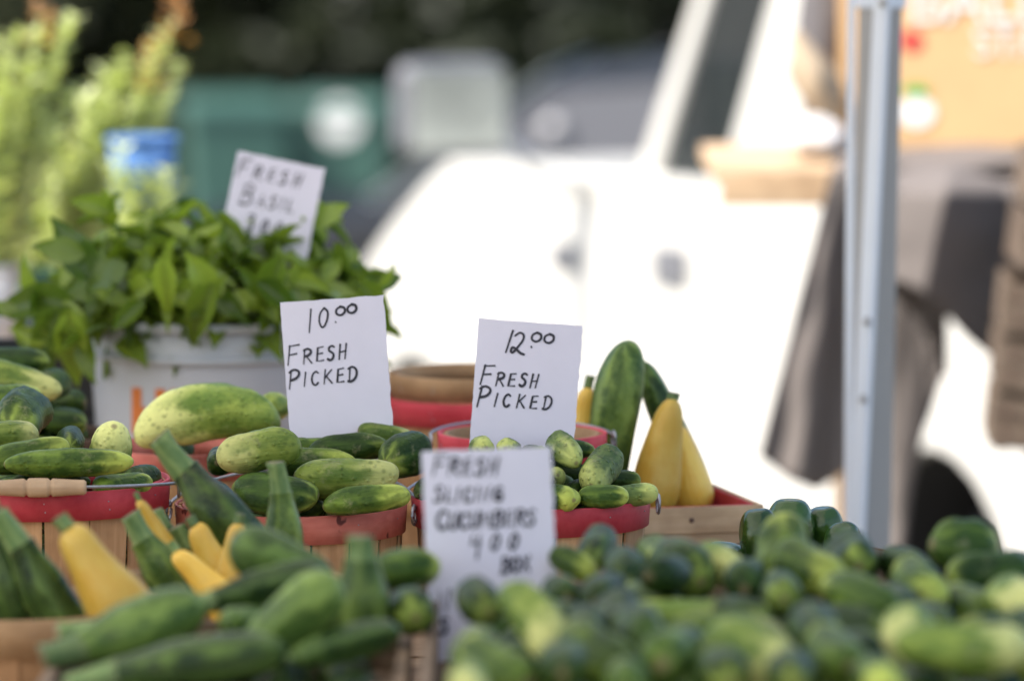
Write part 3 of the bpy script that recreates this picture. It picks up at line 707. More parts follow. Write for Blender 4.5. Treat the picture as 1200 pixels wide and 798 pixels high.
# lower layer that carries the heaps
def fill(n, box, z, r, L, mm, label, group, yaw=None):
    for k in range(n):
        x = random.uniform(box[0], box[1]); y = random.uniform(box[2], box[3])
        add_veg('c', (x, y, z+random.uniform(-.008, .008)), vdir(yaw+random.uniform(-15, 15) if yaw is not None else random.uniform(0, 360), 0), L*random.uniform(.85, 1.1), r*random.uniform(.9, 1.1), mm, label, group, filler=True)
def fillc(key, n, z, r, L, mms, label, group):
    cx, cy, h, rt = BK[key]
    for k in range(n):
        a = 2.399*k; rr = (rt-0.045)*math.sqrt((k+.5)/n)
        add_veg('c', (cx+rr*math.cos(a), cy+rr*math.sin(a), z), vdir(math.degrees(a)+90+random.uniform(-20, 20), 0), L, r, mms[k % len(mms)], label, group, filler=True, cont=(cx, cy, h, rt))
for row in range(5):
    for k in range(11):
        x = FRC[0]-FRW/2+0.05+(FRW-0.10)*(k+.5)/11; y = FRC[1]-FRD/2+0.11+(FRD-0.22)*row/4
        add_veg('c', (x, y, UZ+0.012+0.025), vdir(90+random.uniform(-6, 6), 0), 0.165, 0.024, ('cuc_dark', 'cuc_mid')[k % 2], 'slicing cucumber in the bottom layer of the wide crate', 'bottom layer of the wide crate', filler=True)
for row in range(2):
    for k in range(5):
        x = FL[0]-FLW/2+0.045+(FLW-0.09)*(k+.5)/5; y = FL[1]-FLD/2+0.105+(FLD-0.21)*row/1
        add_veg('c', (x, y, UZ+0.012+0.025), vdir(90+random.uniform(-6, 6), 0), 0.17, 0.022, 'cuc_dark', 'dark cucumber in the bottom layer of the zucchini crate', 'bottom layer of the zucchini crate', filler=True)
fillc('left', 9, TZ+0.155, 0.019, 0.11, ['cuc_mid', 'cuc_dark'], 'cucumber in the lower layer of the left red basket', 'lower layer of the left red basket')
fillc('left', 9, TZ+0.215, 0.019, 0.11, ['cuc_dark', 'cuc_mid'], 'cucumber in the second layer of the left red basket', 'second layer of the left red basket')
fillc('mid', 8, TZ+0.118, 0.020, 0.11, ['cuc_dark', 'cuc_mid'], 'cucumber in the lower layer of the worn red basket', 'lower layer of the worn red basket')
fillc('mid', 7, TZ+0.165, 0.020, 0.10, ['cuc_dark'], 'dark cucumber in the second layer of the worn red basket', 'second layer of the worn red basket')
fillc('mid', 8, TZ+0.208, 0.020, 0.10, ['cuc_dark', 'cuc_mid'], 'cucumber in the third layer of the worn red basket', 'third layer of the worn red basket')
fillc('right', 12, TZ+0.125, 0.015, 0.07, ['pickle'], 'pickling cucumber in the lower layer of its basket', 'lower layer of pickling cucumbers')
fillc('right', 12, TZ+0.162, 0.015, 0.07, ['pickle'], 'pickling cucumber in the second layer of its basket', 'second layer of pickling cucumbers')
fillc('right', 10, TZ+0.198, 0.015, 0.07, ['pickle', 'cuc_dark'], 'pickling cucumber in the third layer of its basket', 'third layer of pickling cucumbers')
fillc('right', 8, TZ+0.228, 0.014, 0.065, ['pickle', 'cuc_dark'], 'pickling cucumber in the upper layer of its basket', 'upper layer of pickling cucumbers')
fillc('back1', 7, TZ+0.13, 0.018, 0.09, ['cuc_dark'], 'dark cucumber in the lower layer of the dark-rimmed basket', 'lower layer of the dark-rimmed basket')
fillc('back1', 6, TZ+0.175, 0.018, 0.09, ['cuc_dark', 'cuc_mid'], 'cucumber in the upper layer of the dark-rimmed basket', 'upper layer of the dark-rimmed basket')
fillc('back1', 5, TZ+0.215, 0.019, 0.085, ['cuc_mid', 'cuc_dark'], 'cucumber heaped above the rim of the dark-rimmed basket', 'cucumbers heaped above the dark rim')
fillc('back1', 4, TZ+0.252, 0.019, 0.08, ['cuc_dark', 'cuc_mid'], 'cucumber near the top of the heap beside the basil', 'top of the heap beside the basil')
fillc('back1', 3, TZ+0.285, 0.018, 0.07, ['cuc_mid'], 'cucumber just under the topmost one beside the basil', 'under the topmost cucumber beside the basil')
fillc('back2', 6, TZ+0.13, 0.018, 0.09, ['cuc_dark'], 'dark cucumber in the lower layer under the huge pale one', 'lower layer under the huge pale cucumber')
fillc('back2', 6, TZ+0.175, 0.018, 0.085, ['cuc_dark', 'cuc_mid'], 'cucumber in the upper layer under the huge pale one', 'upper layer under the huge pale cucumber')

# push overlapping vegetables apart (capsules), keeping the ones that show near their place
def relax(items, iters=70):
    n = len(items)
    P = np.array([v['p'][:] for v in items]); P0 = P.copy()
    A = np.array([v['ax'][:] for v in items]); Rr = np.array([v['r'] for v in items])*0.97
    H = np.array([max(v['L']/2-v['r']*0.8, 0.001) for v in items])
    fil = np.array([1.0 if v['kw'].get('filler') else 0.0 for v in items]); mob = 0.25+0.75*fil
    lim = {}
    for k_, v in enumerate(items):
        c_ = v['kw'].get('cont')
        if c_:
            hz = min(1, (v['p'].z-TZ)/c_[2]); rw = c_[3]*(0.80+0.20*hz)-0.014-v['r']
            lim[k_] = (c_[0], c_[1], math.sqrt(max(rw*rw-(v['L']/2-v['r'])**2, 0.0004)))
    I, J = np.triu_indices(n, 1)
    near = np.linalg.norm(P[I]-P[J], axis=1) < H[I]+H[J]+Rr[I]+Rr[J]+0.03
    I, J = I[near], J[near]
    for it in range(iters):
        d1 = A[I]; d2 = A[J]; r = P[I]-P[J]
        b = (d1*d2).sum(1); c = (d1*r).sum(1); f = (d2*r).sum(1); den = np.maximum(1-b*b, 1e-6)
        s = np.clip((b*f-c)/den, -H[I], H[I]); t = np.clip(b*s+f, -H[J], H[J]); s = np.clip(b*t-c, -H[I], H[I])
        dv = (P[I]+d1*s[:, None])-(P[J]+d2*t[:, None]); dist = np.linalg.norm(dv, axis=1)
        pen = Rr[I]+Rr[J]-dist; k = pen > 0
        if not k.any(): break
        dirn = dv[k]/np.maximum(dist[k], 1e-5)[:, None]
        w = mob[I][k]+mob[J][k]; mv = dirn*(pen[k]*0.45)[:, None]
        np.add.at(P, I[k], mv*(mob[I][k]/w)[:, None]); np.add.at(P, J[k], -mv*(mob[J][k]/w)[:, None])
        off = P-P0; off[:, 0] *= np.where(fil > 0, 1, 0.985); off[:, 2] *= np.where(fil > 0, 1, 0.97)
        # fillers may sink or slide but never climb
        off[:, 2] = np.where(fil > 0, np.minimum(off[:, 2], 0.004), off[:, 2]); P = P0+off
        for k_, (cx_, cy_, rm_) in lim.items():
            dx, dy = P[k_, 0]-cx_, P[k_, 1]-cy_; dd = math.hypot(dx, dy)
            if dd > rm_: P[k_, 0] = cx_+dx*rm_/dd; P[k_, 1] = cy_+dy*rm_/dd
    for v, q in zip(items, P): v['p'] = Vector(q)
relax([v for v in VEG if v['p'].y < 5.75 and not v['fixed']])
relax([v for v in VEG if v['p'].y >= 5.75 and not v['fixed']])

def frame(ax, roll):
    up = Vector((0, 0, 1)) if abs(ax.z) < 0.9 else Vector((0, -1, 0))
    y = up.cross(ax).normalized(); z = ax.cross(y)
    m = Matrix((ax, y, z)).transposed()
    return (m @ Matrix.Rotation(roll, 3, 'X')).to_4x4()
def stem_mesh(L, r0, r1, seg=10):
    v = []; f = []; n = 6
    for k in range(n+1):
        t = k/n; x = -L*t; r = r0+(r1-r0)*t**0.7
        if k == n: r *= 1.12
        for j in range(seg):
            a = 2*math.pi*j/seg; q = r*(1+(0.16 if j % 2 else -0.08)*t)
            v.append((x, q*math.cos(a), q*math.sin(a)+0.12*L*t*t))
    for k in range(n):
        for j in range(seg): j2 = (j+1) % seg; f.append([k*seg+j, (k+1)*seg+j, (k+1)*seg+j2, k*seg+j2])
    f.append([n*seg+j for j in reversed(range(seg))]); f.append(list(range(seg)))
    me = bpy.data.meshes.new('stem'); me.from_pydata(v, [], f); me.materials.append(M['stem']); me.shade_smooth(); return me
for v in VEG:
    L, r = v['L'], v['r']; kw = v['kw']; k = v['kind']
    roll = v['roll'] if v['roll'] is not None else random.uniform(0, 6.28)
    mw = Matrix.Translation(v['p']) @ frame(v['ax'], roll)
    if k == 'c':
        lump = kw.get('lump', 0)
        me = lathe_x('cucumber', cuc_prof(r, random.uniform(2.6, 4.2), random.uniform(2.4, 3.6), random.uniform(-0.1, 0.22)), L, 18, L*random.choice((0.01, 0.03, 0.05, 0.08, 0.13)), 3, 0.035+lump*0.6, 0.13+lump, M[v['mm']])
        o = link('pickling_cucumber' if 'pickling' in v['label'] else 'cucumber', me, mw=mw)
        tag(o, v['label'], 'cucumber', v['group'])
    elif k == 'z':
        root = bpy.data.objects.new('zucchini', None); COL.objects.link(root); root.empty_display_size = 0.03; tag(root, v['label'], 'zucchini', v['group'])
        root.matrix_world = mw
        st = 0 if kw.get('stemless') else (min(0.022, L*0.2) if kw.get('stub') else min(0.046, L*0.24))
        Lb = L-st; fat = kw.get('fat', 0.0)
        def prof(t, r=r, fat=fat, has_stem=st > 0):
            u = 2*t-1
            if has_stem: return r*(0.60+0.38*sm(0, 0.42, t))*(max(1-abs(u)**3.2, 0)**0.5 if u > 0 else 1)
            q = 1-abs(u)**(5.0 if u < 0 else 3.2)
            return r*max(q, 0)**0.5*(0.80+0.24*sm(0, 0.75, t)+fat*math.sin(t*3.1)-0.04)
        me = lathe_x('body', prof, Lb, 20, kw.get('bend', L*random.uniform(-0.03, 0.03)), 5, 0.028, 0.02, M[v['mm']])
        link('body', me, root, (st/2, 0, 0))
        if st:
            s = link('stem', stem_mesh(st+0.004, r*0.585, r*0.40), root, (-L/2+st+0.004, -kw.get('bend', 0)*0.4, 0))
        else:
            q = MB(); q.lathe([(0.0003, -0.004), (r*0.22, -0.003), (r*0.26, 0.002), (0.0003, 0.003)], 10, False, 'X')
            q.build('blossom_scar', M['stem'], root, True, loc=(-L/2+0.001, -kw.get('bend', 0)*0.4, 0))
    elif k == 's':
        root = bpy.data.objects.new('yellow_squash', None); COL.objects.link(root); root.empty_display_size = 0.03; tag(root, v['label'], 'squash', v['group'])
        root.matrix_world = mw
        def prof(t, r=r, kw=kw):
            neck = (0.42+0.58*min(1, t*1.2)) if kw.get('cone') else 0.52+0.48*sm(0.15, 0.85, t); u = 2*t-1
            e = max(1-abs(u)**(7.0 if u < 0 else 3.0), 0)**0.5
            return r*neck*e
        me = lathe_x('body', prof, L*0.95, 20, L*random.uniform(0.02, 0.05), 5, 0.02, 0.03, M['squash'])
        link('body', me, root, (L*0.025, 0, 0))
        link('stem', stem_mesh(L*0.05 if kw.get('cone') else L*0.10, r*0.24, r*0.20), root, (-L*0.44, 0, 0))

# ---- peppers
def pepper(label, px, py, y, wpx, hpx, mm='pepper', tilt=0, yaw=0):
    c = at(px, py, y); sc = y/FPX; r = wpx*sc/2; h = hpx*sc
    root = thing('green_pepper', label, 'pepper', c); root.rotation_euler = (R(tilt), R(random.uniform(-8, 8)), R(yaw))
    v = []; f = []; n, seg = 18, 28; ph = random.uniform(0, 6)
    for k in range(n+1):
        t = k/n; a = math.pi*t
        z = -h/2*math.cos(a); rad = r*(math.sin(a)**0.72 if 0 < t < 1 else 0.001)*(1.02-0.10*t)
        dip = h*0.05*math.exp(-((t-1)/0.10)**2)
        for j in range(seg):
            th = 2*math.pi*j/seg; lob = 1-0.09*(0.5+0.5*math.cos(3*th+ph))**3+0.04*mnoise.noise(Vector((math.cos(th)*1.3+ph, math.sin(th)*1.3, t*3)))
            v.append((rad*lob*math.cos(th), rad*lob*math.sin(th), z-dip))
    for k in range(n):
        for j in range(seg): j2 = (j+1) % seg; f.append([k*seg+j, k*seg+j2, (k+1)*seg+j2, (k+1)*seg+j])
    me = bpy.data.meshes.new('body'); me.from_pydata(v, [], f); me.materials.append(M[mm]); me.shade_smooth(); link('body', me, root)
    q = MB(); q.tube([(0, 0, -h/2+h*0.06), (0, 0.002, -h/2-h*0.06), (0.004, 0.003, -h/2-h*0.14)], [r*0.22, r*0.13, r*0.15], 8); q.build('stem', M['stem'], root, True)
pepper('shiny dark pepper at the end of the row nearest the rectangular basket', 891, 630, 6.54, 54, 74)
pepper('tallest shiny dark pepper in the shallow brown basket', 926, 620, 6.60, 62, 78)
pepper('shiny pepper with pale patches beside the canopy leg', 966, 622, 6.62, 50, 62, yaw=40)
pepper('small shiny pepper tilted at the rim beside the canopy leg', 988, 638, 6.56, 50, 56, tilt=25, yaw=20)
pepper('flat green pepper lying low against the brown rim', 848, 652, 6.56, 60, 32, tilt=10)

# ================================================================== PRICE CARDS
FONT = {   # strokes in a unit box: x 0..w, y 0..1
 'F': (.62, [[(.0,0),(.12,1)],[(.08,.98),(.66,1.02)],[(.07,.52),(.5,.56)]]),
 'R': (.66, [[(.0,0),(.1,1)],[(.02,.93),(.3,1.03),(.55,.92),(.58,.74),(.42,.58),(.1,.5)],[(.22,.52),(.62,.02)]]),
 'E': (.52, [[(.5,1),(.08,.96),(.0,.02),(.5,.04)],[(.05,.52),(.42,.55)]]),
 'S': (.52, [[(.52,.9),(.34,1.0),(.12,.9),(.12,.68),(.32,.54),(.46,.36),(.38,.1),(.18,0),(.0,.1)]]),
 'H': (.58, [[(.0,0),(.1,1)],[(.46,0),(.58,1.02)],[(.06,.48),(.52,.54)]]),
 'P': (.62, [[(.0,-.05),(.12,1)],[(.0,.9),(.3,1.04),(.6,.92),(.62,.7),(.42,.52),(.1,.44)]]),
 'I': (.16, [[(.0,0),(.12,.98)]]),
 'C': (.56, [[(.54,.84),(.36,.97),(.12,.8),(.02,.42),(.14,.08),(.36,0),(.54,.14)]]),
 'K': (.62, [[(.0,0),(.1,1)],[(.6,.96),(.1,.46)],[(.2,.52),(.62,.02)]]),
 'D': (.66, [[(.06,.02),(.12,.98)],[(-.02,.94),(.3,1.05),(.6,.86),(.66,.5),(.5,.16),(.2,.0),(-.02,.04)]]),
 'B': (.62, [[(.0,0),(.1,1)],[(.02,.95),(.36,1.04),(.54,.86),(.4,.62),(.1,.54)],[(.1,.54),(.48,.5),(.58,.24),(.36,.0),(-.04,.0)]]),
 'A': (.62, [[(.0,0),(.34,1),(.58,0)],[(.14,.36),(.5,.38)]]),
 'L': (.48, [[(.1,1),(.0,.02),(.48,.06)]]),
 'N': (.64, [[(.0,0),(.08,1),(.5,.02),(.6,1)]]),
 'G': (.6, [[(.54,.86),(.34,.98),(.1,.78),(.02,.4),(.16,.06),(.4,.02),(.54,.2),(.54,.44),(.32,.44)]]),
 'U': (.58, [[(.04,1),(.0,.3),(.16,.02),(.4,.06),(.52,.36),(.56,1)]]),
 'M': (.76, [[(.0,0),(.1,1),(.36,.3),(.62,1),(.7,0)]]),
 'O': (.6, [[(.3,1),(.08,.82),(.0,.46),(.12,.1),(.32,0),(.54,.2),(.58,.6),(.46,.92),(.3,1)]]),
 'X': (.58, [[(.0,0),(.56,1)],[(.06,1),(.54,0)]]),
 '1': (.16, [[(.0,0),(.16,1)]]),
 '0': (.54, [[(.34,1),(.1,.74),(.02,.34),(.14,.02),(.32,.06),(.5,.4),(.54,.78),(.34,1)]]),
 '2': (.74, [[(.1,.84),(.3,1),(.52,.92),(.54,.68),(.36,.36),(.14,.06),(.02,.1),(.06,.28),(.24,.24),(.52,.06),(.72,.0)]]),
 '3': (.52, [[(.04,.94),(.3,1),(.46,.86),(.18,.56),(.44,.46),(.44,.1),(.2,-.12),(.02,-.02)]]),
 '4': (.66, [[(.08,1),(-.04,.46),(.62,.5)],[(.56,1),(.46,-.45)]]),
 'o': (1.2, [[(.6,1),(.1,.72),(.1,.22),(.65,0),(1.15,.3),(1.1,.8),(.6,1)]]),
 '.': (.12, [[(.05,.05),(.07,.0)]]),
}
def spline(pts, sub=5):
    if len(pts) < 3: return pts
    out = []
    for i in range(len(pts)-1):
        p0 = pts[max(i-1, 0)]; p1 = pts[i]; p2 = pts[i+1]; p3 = pts[min(i+2, len(pts)-1)]
        for k in range(sub):
            t = k/sub
            out.append(tuple(0.5*((2*p1[c])+(-p0[c]+p2[c])*t+(2*p0[c]-5*p1[c]+4*p2[c]-p3[c])*t*t+(-p0[c]+3*p1[c]-3*p2[c]+p3[c])*t**3) for c in (0, 1)))
    return out+[pts[-1]]
ANGULAR = set('FEHIKLANMX14')
def card(name, label, tl, tr, bl, y, lines, below=0.02, lean=0.012, pen=0.00135, seed=1):
    """corner pixels of the card; lines: (text, x0,y0, x1,y1 baseline pixels, cap heights [first, rest])"""
    rnd = random.Random(seed)
    TL, TR, BL = at(*tl, y+lean), at(*tr, y+lean), at(*bl, y)
    u = (TR-TL); w = u.length; u.normalize(); v = (TL-BL); v -= u*v.dot(u); h = v.length; v.normalize(); nrm = u.cross(v)
    hh = h+below
    root = thing(name, label, 'price card'); 
    org = (TL+TR)/2 - v*hh
    mw = Matrix((u, v, nrm)).transposed().to_4x4(); mw.translation = org; root.matrix_world = mw
    # card with slightly rough cut edges and a little bow; origin at its foot
    bow = rnd.uniform(0.002, 0.004)*rnd.choice((-1, 1)); tw = rnd.uniform(-0.002, 0.002)
    def bend(x, yv): return bow*((2*x/w)**2-0.4)*(yv/hh)+tw*(2*x/w)*(yv/hh)
    m = MB(); gx, gy, th = 12, 26, 0.0022
    jl = [rnd.uniform(-.0003, .0003) for _ in range(gy+1)]; jr = [rnd.uniform(-.0008, .0008) for _ in range(gy+1)]; jt = [rnd.uniform(-.0005, .0005) for _ in range(gx+1)]
    for zz in (0, -th):
        for j in range(gy+1):
            for i in range(gx+1):
                X = -w/2+w*i/gx+(jl[j] if i == 0 else 0)+(jr[j] if i == gx else 0); Y = hh*j/gy+(jt[i] if j == gy else 0)
                m.v.append(Vector((X, Y, zz+bend(X, Y))))
    n1 = (gx+1)*(gy+1)
    for j in range(gy):
        for i in range(gx):
            q = j*(gx+1)+i; m.f.append([q, q+1, q+gx+2, q+gx+1]); m.f.append([n1+q, n1+q+gx+1, n1+q+gx+2, n1+q+1])
    rim_ = [i for i in range(gx+1)]+[j*(gx+1)+gx for j in range(1, gy+1)]+[gy*(gx+1)+i for i in range(gx-1, -1, -1)]+[j*(gx+1) for j in range(gy-1, 0, -1)]
    for k in range(len(rim_)): k2 = (k+1) % len(rim_); m.f.append([rim_[k], n1+rim_[k], n1+rim_[k2], rim_[k2]])
    m.build('board', M['card'], root)
    eye = Vector((0, 0, CAM_H))
    def to_card(px, py):
        q = at(px, py, y); d = q-eye; s = (org-eye).dot(nrm)/d.dot(nrm); q = eye+d*s-org
        return (q.dot(u), q.dot(v))
    for (text, x0, y0, x1, y1, h0, h1) in lines:
        m = MB(); cnt = 0
        gap = 0.17
        tot = sum((FONT[ch][0])*(h0 if i == 0 else h1) for i, ch in enumerate(text))
        L = math.hypot(x1-x0, y1-y0); ux, uy = (x1-x0)/L, (y1-y0)/L
        g_ = (L-tot*0.9)/max(len(text)-1, 1); pos = 0
        for i, ch in enumerate(text):
            hc = h0 if i == 0 else h1; wf, strokes = FONT[ch]; wid = wf*0.9
            jx, jy = rnd.uniform(-.5, .5), rnd.uniform(-.6, .6)
            for stv in strokes:
                pts = [(a*0.9+0.10*b, b) for a, b in stv]
                if ch not in ANGULAR: pts = spline(pts)
                P = []
                for a, b in pts:
                    sx_ = pos+a*hc+jx; sy_ = b*hc+jy
                    px = x0+ux*sx_+uy*sy_; py = y0+uy*sx_-ux*sy_
                    P.append(Vector((*to_card(px, py), 0)))
                # ribbon with rounded ends, pen pressure varies
                base = len(m.v); K = len(P); zz = 0.00035+0.00002*(cnt % 7); cnt += 1
                wv = pen*rnd.uniform(0.85, 1.15)
                cum = []
                for k in range(K):
                    t = (P[min(k+1, K-1)]-P[max(k-1, 0)]).normalized(); nn_ = Vector((-t.y, t.x, 0))
                    q = wv*(0.82+0.3*k/max(K-1, 1))
                    ext = -t*q*0.8 if k == 0 else (t*q*0.8 if k == K-1 else Vector((0, 0, 0)))
                    m.v += [P[k]+nn_*q*(0.7 if k in (0, K-1) else 1)+ext+Vector((0, 0, zz)), P[k]-nn_*q*(0.7 if k in (0, K-1) else 1)+ext+Vector((0, 0, zz))]
                for k in range(K-1): m.f.append([base+2*k, base+2*k+1, base+2*k+3, base+2*k+2])
            pos += wid*hc+g_
        for v_ in m.v: v_.z += bend(v_.x, v_.y)+0.0003
        m.build('lettering', M['ink'], root)
    return root
card('price_card', 'white card reading 10.00 fresh picked, stuck in the worn red basket', (328, 355), (449, 346), (338, 512), 6.70,
     [('1', 362.5, 389, 366, 388.4, 26, 26), ('0', 374, 384.5, 384, 383, 22, 22), ('oo', 393.5, 369.5, 418, 366.5, 10, 10), ('.', 393, 378, 394.5, 378, 6, 6),
      ('FRESH', 338, 428, 406, 420, 22, 16.5), ('PICKED', 339, 454.5, 418.5, 445.5, 20, 16)], seed=3)
card('price_card', 'white card reading 12.00 fresh picked, stuck in the pickling cucumber basket', (561, 373), (683, 382), (549, 525), 6.68,
     [('1', 592.5, 412, 595, 412.2, 25, 25), ('2', 598, 413.5, 616, 415, 25, 25), ('oo', 622.5, 400.5, 648, 402, 10.5, 10.5), ('.', 622.5, 406, 624, 406, 6, 6),
      ('FRESH', 562.5, 450.5, 629, 454, 22, 15), ('PICKED', 559, 475, 645, 479.5, 22, 15)], seed=4, pen=0.0015)
card('price_card', 'small white card reading fresh basil, poked into the basil bunch', (279, 177), (381, 198), (250, 277), 7.68,
     [('FRESH', 277.5, 206, 350, 220, 20, 15.5), ('BASIL', 281, 238, 342, 249, 23, 15), ('300', 288, 268, 328, 274, 17, 13)], seed=5, below=0.05, pen=0.0014)
card('price_card', 'large white card reading fresh slicing cucumbers, standing in the wide crate', (494, 529), (646, 523), (505, 766), 5.56,
     [('FRESH', 508, 557, 582, 556, 22, 19), ('SLICING', 509, 588, 588, 586, 18, 16), ('CUCUMBERS', 512, 620, 626, 615, 22, 18), ('400', 552, 645, 606, 643, 18, 18),
      ('BOX', 588, 671, 620, 668, 17, 16), ('NO', 513, 716, 548, 713, 24, 20), ('S', 516, 742, 530, 741, 18, 18)], seed=6, below=0.03, pen=0.0016)

# ================================================================== BUCKET AND BASIL
bc = Vector((at(252, 385, 7.72).x, 7.74, TZ))
bk = thing('plastic_bucket', 'wide white plastic bucket with orange print, holding the basil', 'bucket', bc)
BH, BR = 0.322, 0.178; rb_ = BR*0.86
m = MB(); m.lathe([(0.001, 0), (rb_-.004, 0), (rb_, 0.004), (BR-0.006, BH-0.045), (BR-0.006, BH), (BR-0.010, BH), (BR-0.010, BH-0.045), (rb_-0.005, 0.008), (0.001, 0.008)], 64, False)
m.build('shell', M['bucket'], bk, True)
for (z_, w_) in ((BH-0.006, 0.013), (BH-0.050, 0.007)):
    m = MB(); m.lathe([(BR-0.007, z_-w_/2), (BR+0.002, z_-w_/2), (BR+0.003, z_), (BR+0.002, z_+w_/2), (BR-0.007, z_+w_/2)], 64); m.build('rim_ridge', M['bucket'], bk, True)
def on_bucket(m, x0, x1, z0, z1):   # curved patch in pixels of the photograph
    n = 6; b = len(m.v)
    for k in range(n+1):
        px = x0+(x1-x0)*k/n
        for py in (z0, z1):
            X = at(px, py, 7.57).x-bc.x; Z = at(px, py, 7.57).z-TZ
            rr = rb_+(BR-0.006-rb_)*Z/(BH-0.045)+0.0010
            X = max(-rr*.99, min(rr*.99, X)); m.v.append(Vector((X, -math.sqrt(rr*rr-X*X), Z)))
    for k in range(n): m.f.append([b+2*k, b+2*k+1, b+2*k+3, b+2*k+2])
for bars in ([(152, 164, 457, 512), (164, 181, 480, 490), (181, 193, 457, 512)], [(199, 211, 457, 512), (211, 234, 457, 468), (211, 230, 480, 489), (211, 234, 502, 512)]):
    m = MB()
    for b_ in bars: on_bucket(m, *b_)
    m.build('printed_letter', M['orange_print'], bk)

bas = thing('basil_bunch', 'leafy bunch of fresh green basil heaped in the white bucket', 'basil', bc+Vector((0, 0, BH-0.06)))
def leaf_mesh(L, W, fold, curl, nx=8):
    v = []; f = []
    for k in range(nx+1):
        t = k/nx; w = W*(math.sin(math.pi*min(1, t**0.80)))**0.98*0.58 if 0 < t < 1 else 0.0006
        x = L*t; zc = -curl*L*t*t + 0.10*L*t
        for s in (-1, -0.5, 0, 0.5, 1):
            bulge = 0.24*W*math.cos(s*math.pi)*(1 if 0 < t < 1 else 0)
            v.append((x, w*s, zc+abs(s)*w*fold-bulge*0.5+0.045*W*math.sin(t*13+s*3)*abs(s)+0.02*W*math.sin(t*30)))
    for k in range(nx):
        for j in range(4): a = k*5+j; f.append([a, a+5, a+6, a+1])
    me = bpy.data.meshes.new('leaf'); me.from_pydata(v, [], f); me.materials.append(M['basil']); me.shade_smooth(); return me
rb = random.Random(21)
LM = [leaf_mesh(rb.uniform(.9, 1.1), rb.uniform(.36, .52), rb.uniform(-.5, .8), rb.uniform(-.1, .95)) for _ in range(14)]
def put_leaf(p, d, upv, L):
    d = d.normalized(); y = upv.cross(d)
    if y.length < 1e-3: y = Vector((1, 0, 0)).cross(d)
    y.normalize(); z = d.cross(y)
    mw = Matrix((d, y, z)).transposed().to_4x4() @ Matrix.Scale(L, 4); mw.translation = p
    o = bpy.data.objects.new('leaf', rb.choice(LM)); COL.objects.link(o); o.parent = bas
    o.matrix_parent_inverse = Matrix.Translation(-bas.location); o.matrix_basis = mw
    return o
def sprig(root, tip, nl, Lmax, out):
    mid = root.lerp(tip, 0.55)+Vector((0, 0, 0.03)); pts = [root.lerp(mid, t).lerp(mid.lerp(tip, t), t) for t in [k/6 for k in range(7)]]
    q = MB(); q.tube([p-bas.location for p in pts], [0.0026]*4+[0.002, 0.0017, 0.0013], 5); q.build('stem', M['basil_stem'], bas, True)
    dirv = (pts[-1]-pts[-3]).normalized()
    a0 = rb.uniform(0, 6.28)
    for k in range(nl):
        t = 1-(k//2)*0.16; idx = t*6; i0 = min(5, int(idx)); p = pts[i0].lerp(pts[i0+1], idx-i0)
        a = a0+(k % 2)*math.pi+(k//2)*1.57+rb.uniform(-.3, .3)
        s1 = dirv.cross(Vector((0, 0, 1)));
        if s1.length < 0.05: s1 = Vector((1, 0, 0))
        s1.normalize(); s2 = dirv.cross(s1)
        side = s1*math.cos(a)+s2*math.sin(a)
        lift = 0.85-0.28*(k//2)
        d = side*1.0+dirv*lift+out*0.25+Vector((0, 0, rb.uniform(-.45, .35)))
        put_leaf(p, d, dirv+Vector((0, 0, .6)), Lmax*(0.62+0.18*(k//2))*rb.uniform(.8, 1.15))
C0 = bc+Vector((0, 0, BH-0.02))
ns = 48
for k in range(ns):
    a = 2.39996*k; f = math.sqrt((k+.5)/ns)
    ex, ey = 0.205*f*math.cos(a), 0.175*f*math.sin(a)
    ez = 0.122*math.sqrt(max(0, 1-f*f*0.94))+rb.uniform(-.012, .02)
    if ex < -0.05: ez += 0.014*(1-f)
    tip = C0+Vector((ex, ey, ez)); rt_ = C0+Vector((ex*0.30, ey*0.30, -0.045))
    out = Vector((ex, ey, 0.05)).normalized()
    sprig(rt_, tip, 6, 0.088*rb.uniform(.6, 1.25), out)
inner = MB()
for k in range(420):
    a = rb.uniform(0, 6.28); f = math.sqrt(rb.random()); ex, ey = 0.195*f*math.cos(a), 0.17*f*math.sin(a)
    p = C0+Vector((ex, ey, rb.uniform(-0.01, 0.112*math.sqrt(max(0, 1-f*f*.9))+0.012)))-bas.location
    d = Vector((ex*4+rb.gauss(0, .5), ey*4+rb.gauss(0, .5), rb.uniform(-.4, .7))).normalized(); y = Vector((rb.gauss(0, .4), rb.gauss(0, .4), 1)).cross(d).normalized(); z = d.cross(y); L = rb.uniform(.035, .075)
    me = rb.choice(LM); b = len(inner.v)
    for v_ in me.vertices: inner.v.append(p+(d*v_.co.x+y*v_.co.y+z*v_.co.z)*L)
    for q_ in me.polygons: inner.f.append([b+i for i in q_.vertices])
o = inner.build('inner_leaves', M['basil'], bas, True); o['kind'] = 'stuff'
# sprigs that break the outline: (tip pixel, depth, leaves)
for (px, py, y, nl, Lm) in [(118, 252, 7.68, 6, 0.060), (40, 352, 7.60, 4, 0.075), (60, 400, 7.55, 4, 0.085), (92, 398, 7.53, 4, 0.085), (372, 258, 7.74, 4, 0.07), (440, 335, 7.70, 4, 0.07), (205, 262, 7.72, 4, .06), (30, 372, 7.58, 3, .08), (150, 352, 7.56, 4, .075), (200, 345, 7.545, 4, .08), (250, 350, 7.54, 4, .08), (300, 345, 7.55, 4, .085), (345, 335, 7.56, 4, .08), (120, 345, 7.58, 4, .08)]:
    tip = at(px, py, y); rt_ = C0+Vector(((tip.x-C0.x)*0.62, (tip.y-C0.y)*0.5, 0.0+max(0, (tip.z-C0.z)*0.4)))
    out = Vector((tip.x-C0.x, -0.15, -0.25 if tip.z < C0.z else 0.4)).normalized()
    sprig(rt_, tip, nl, Lm, out)

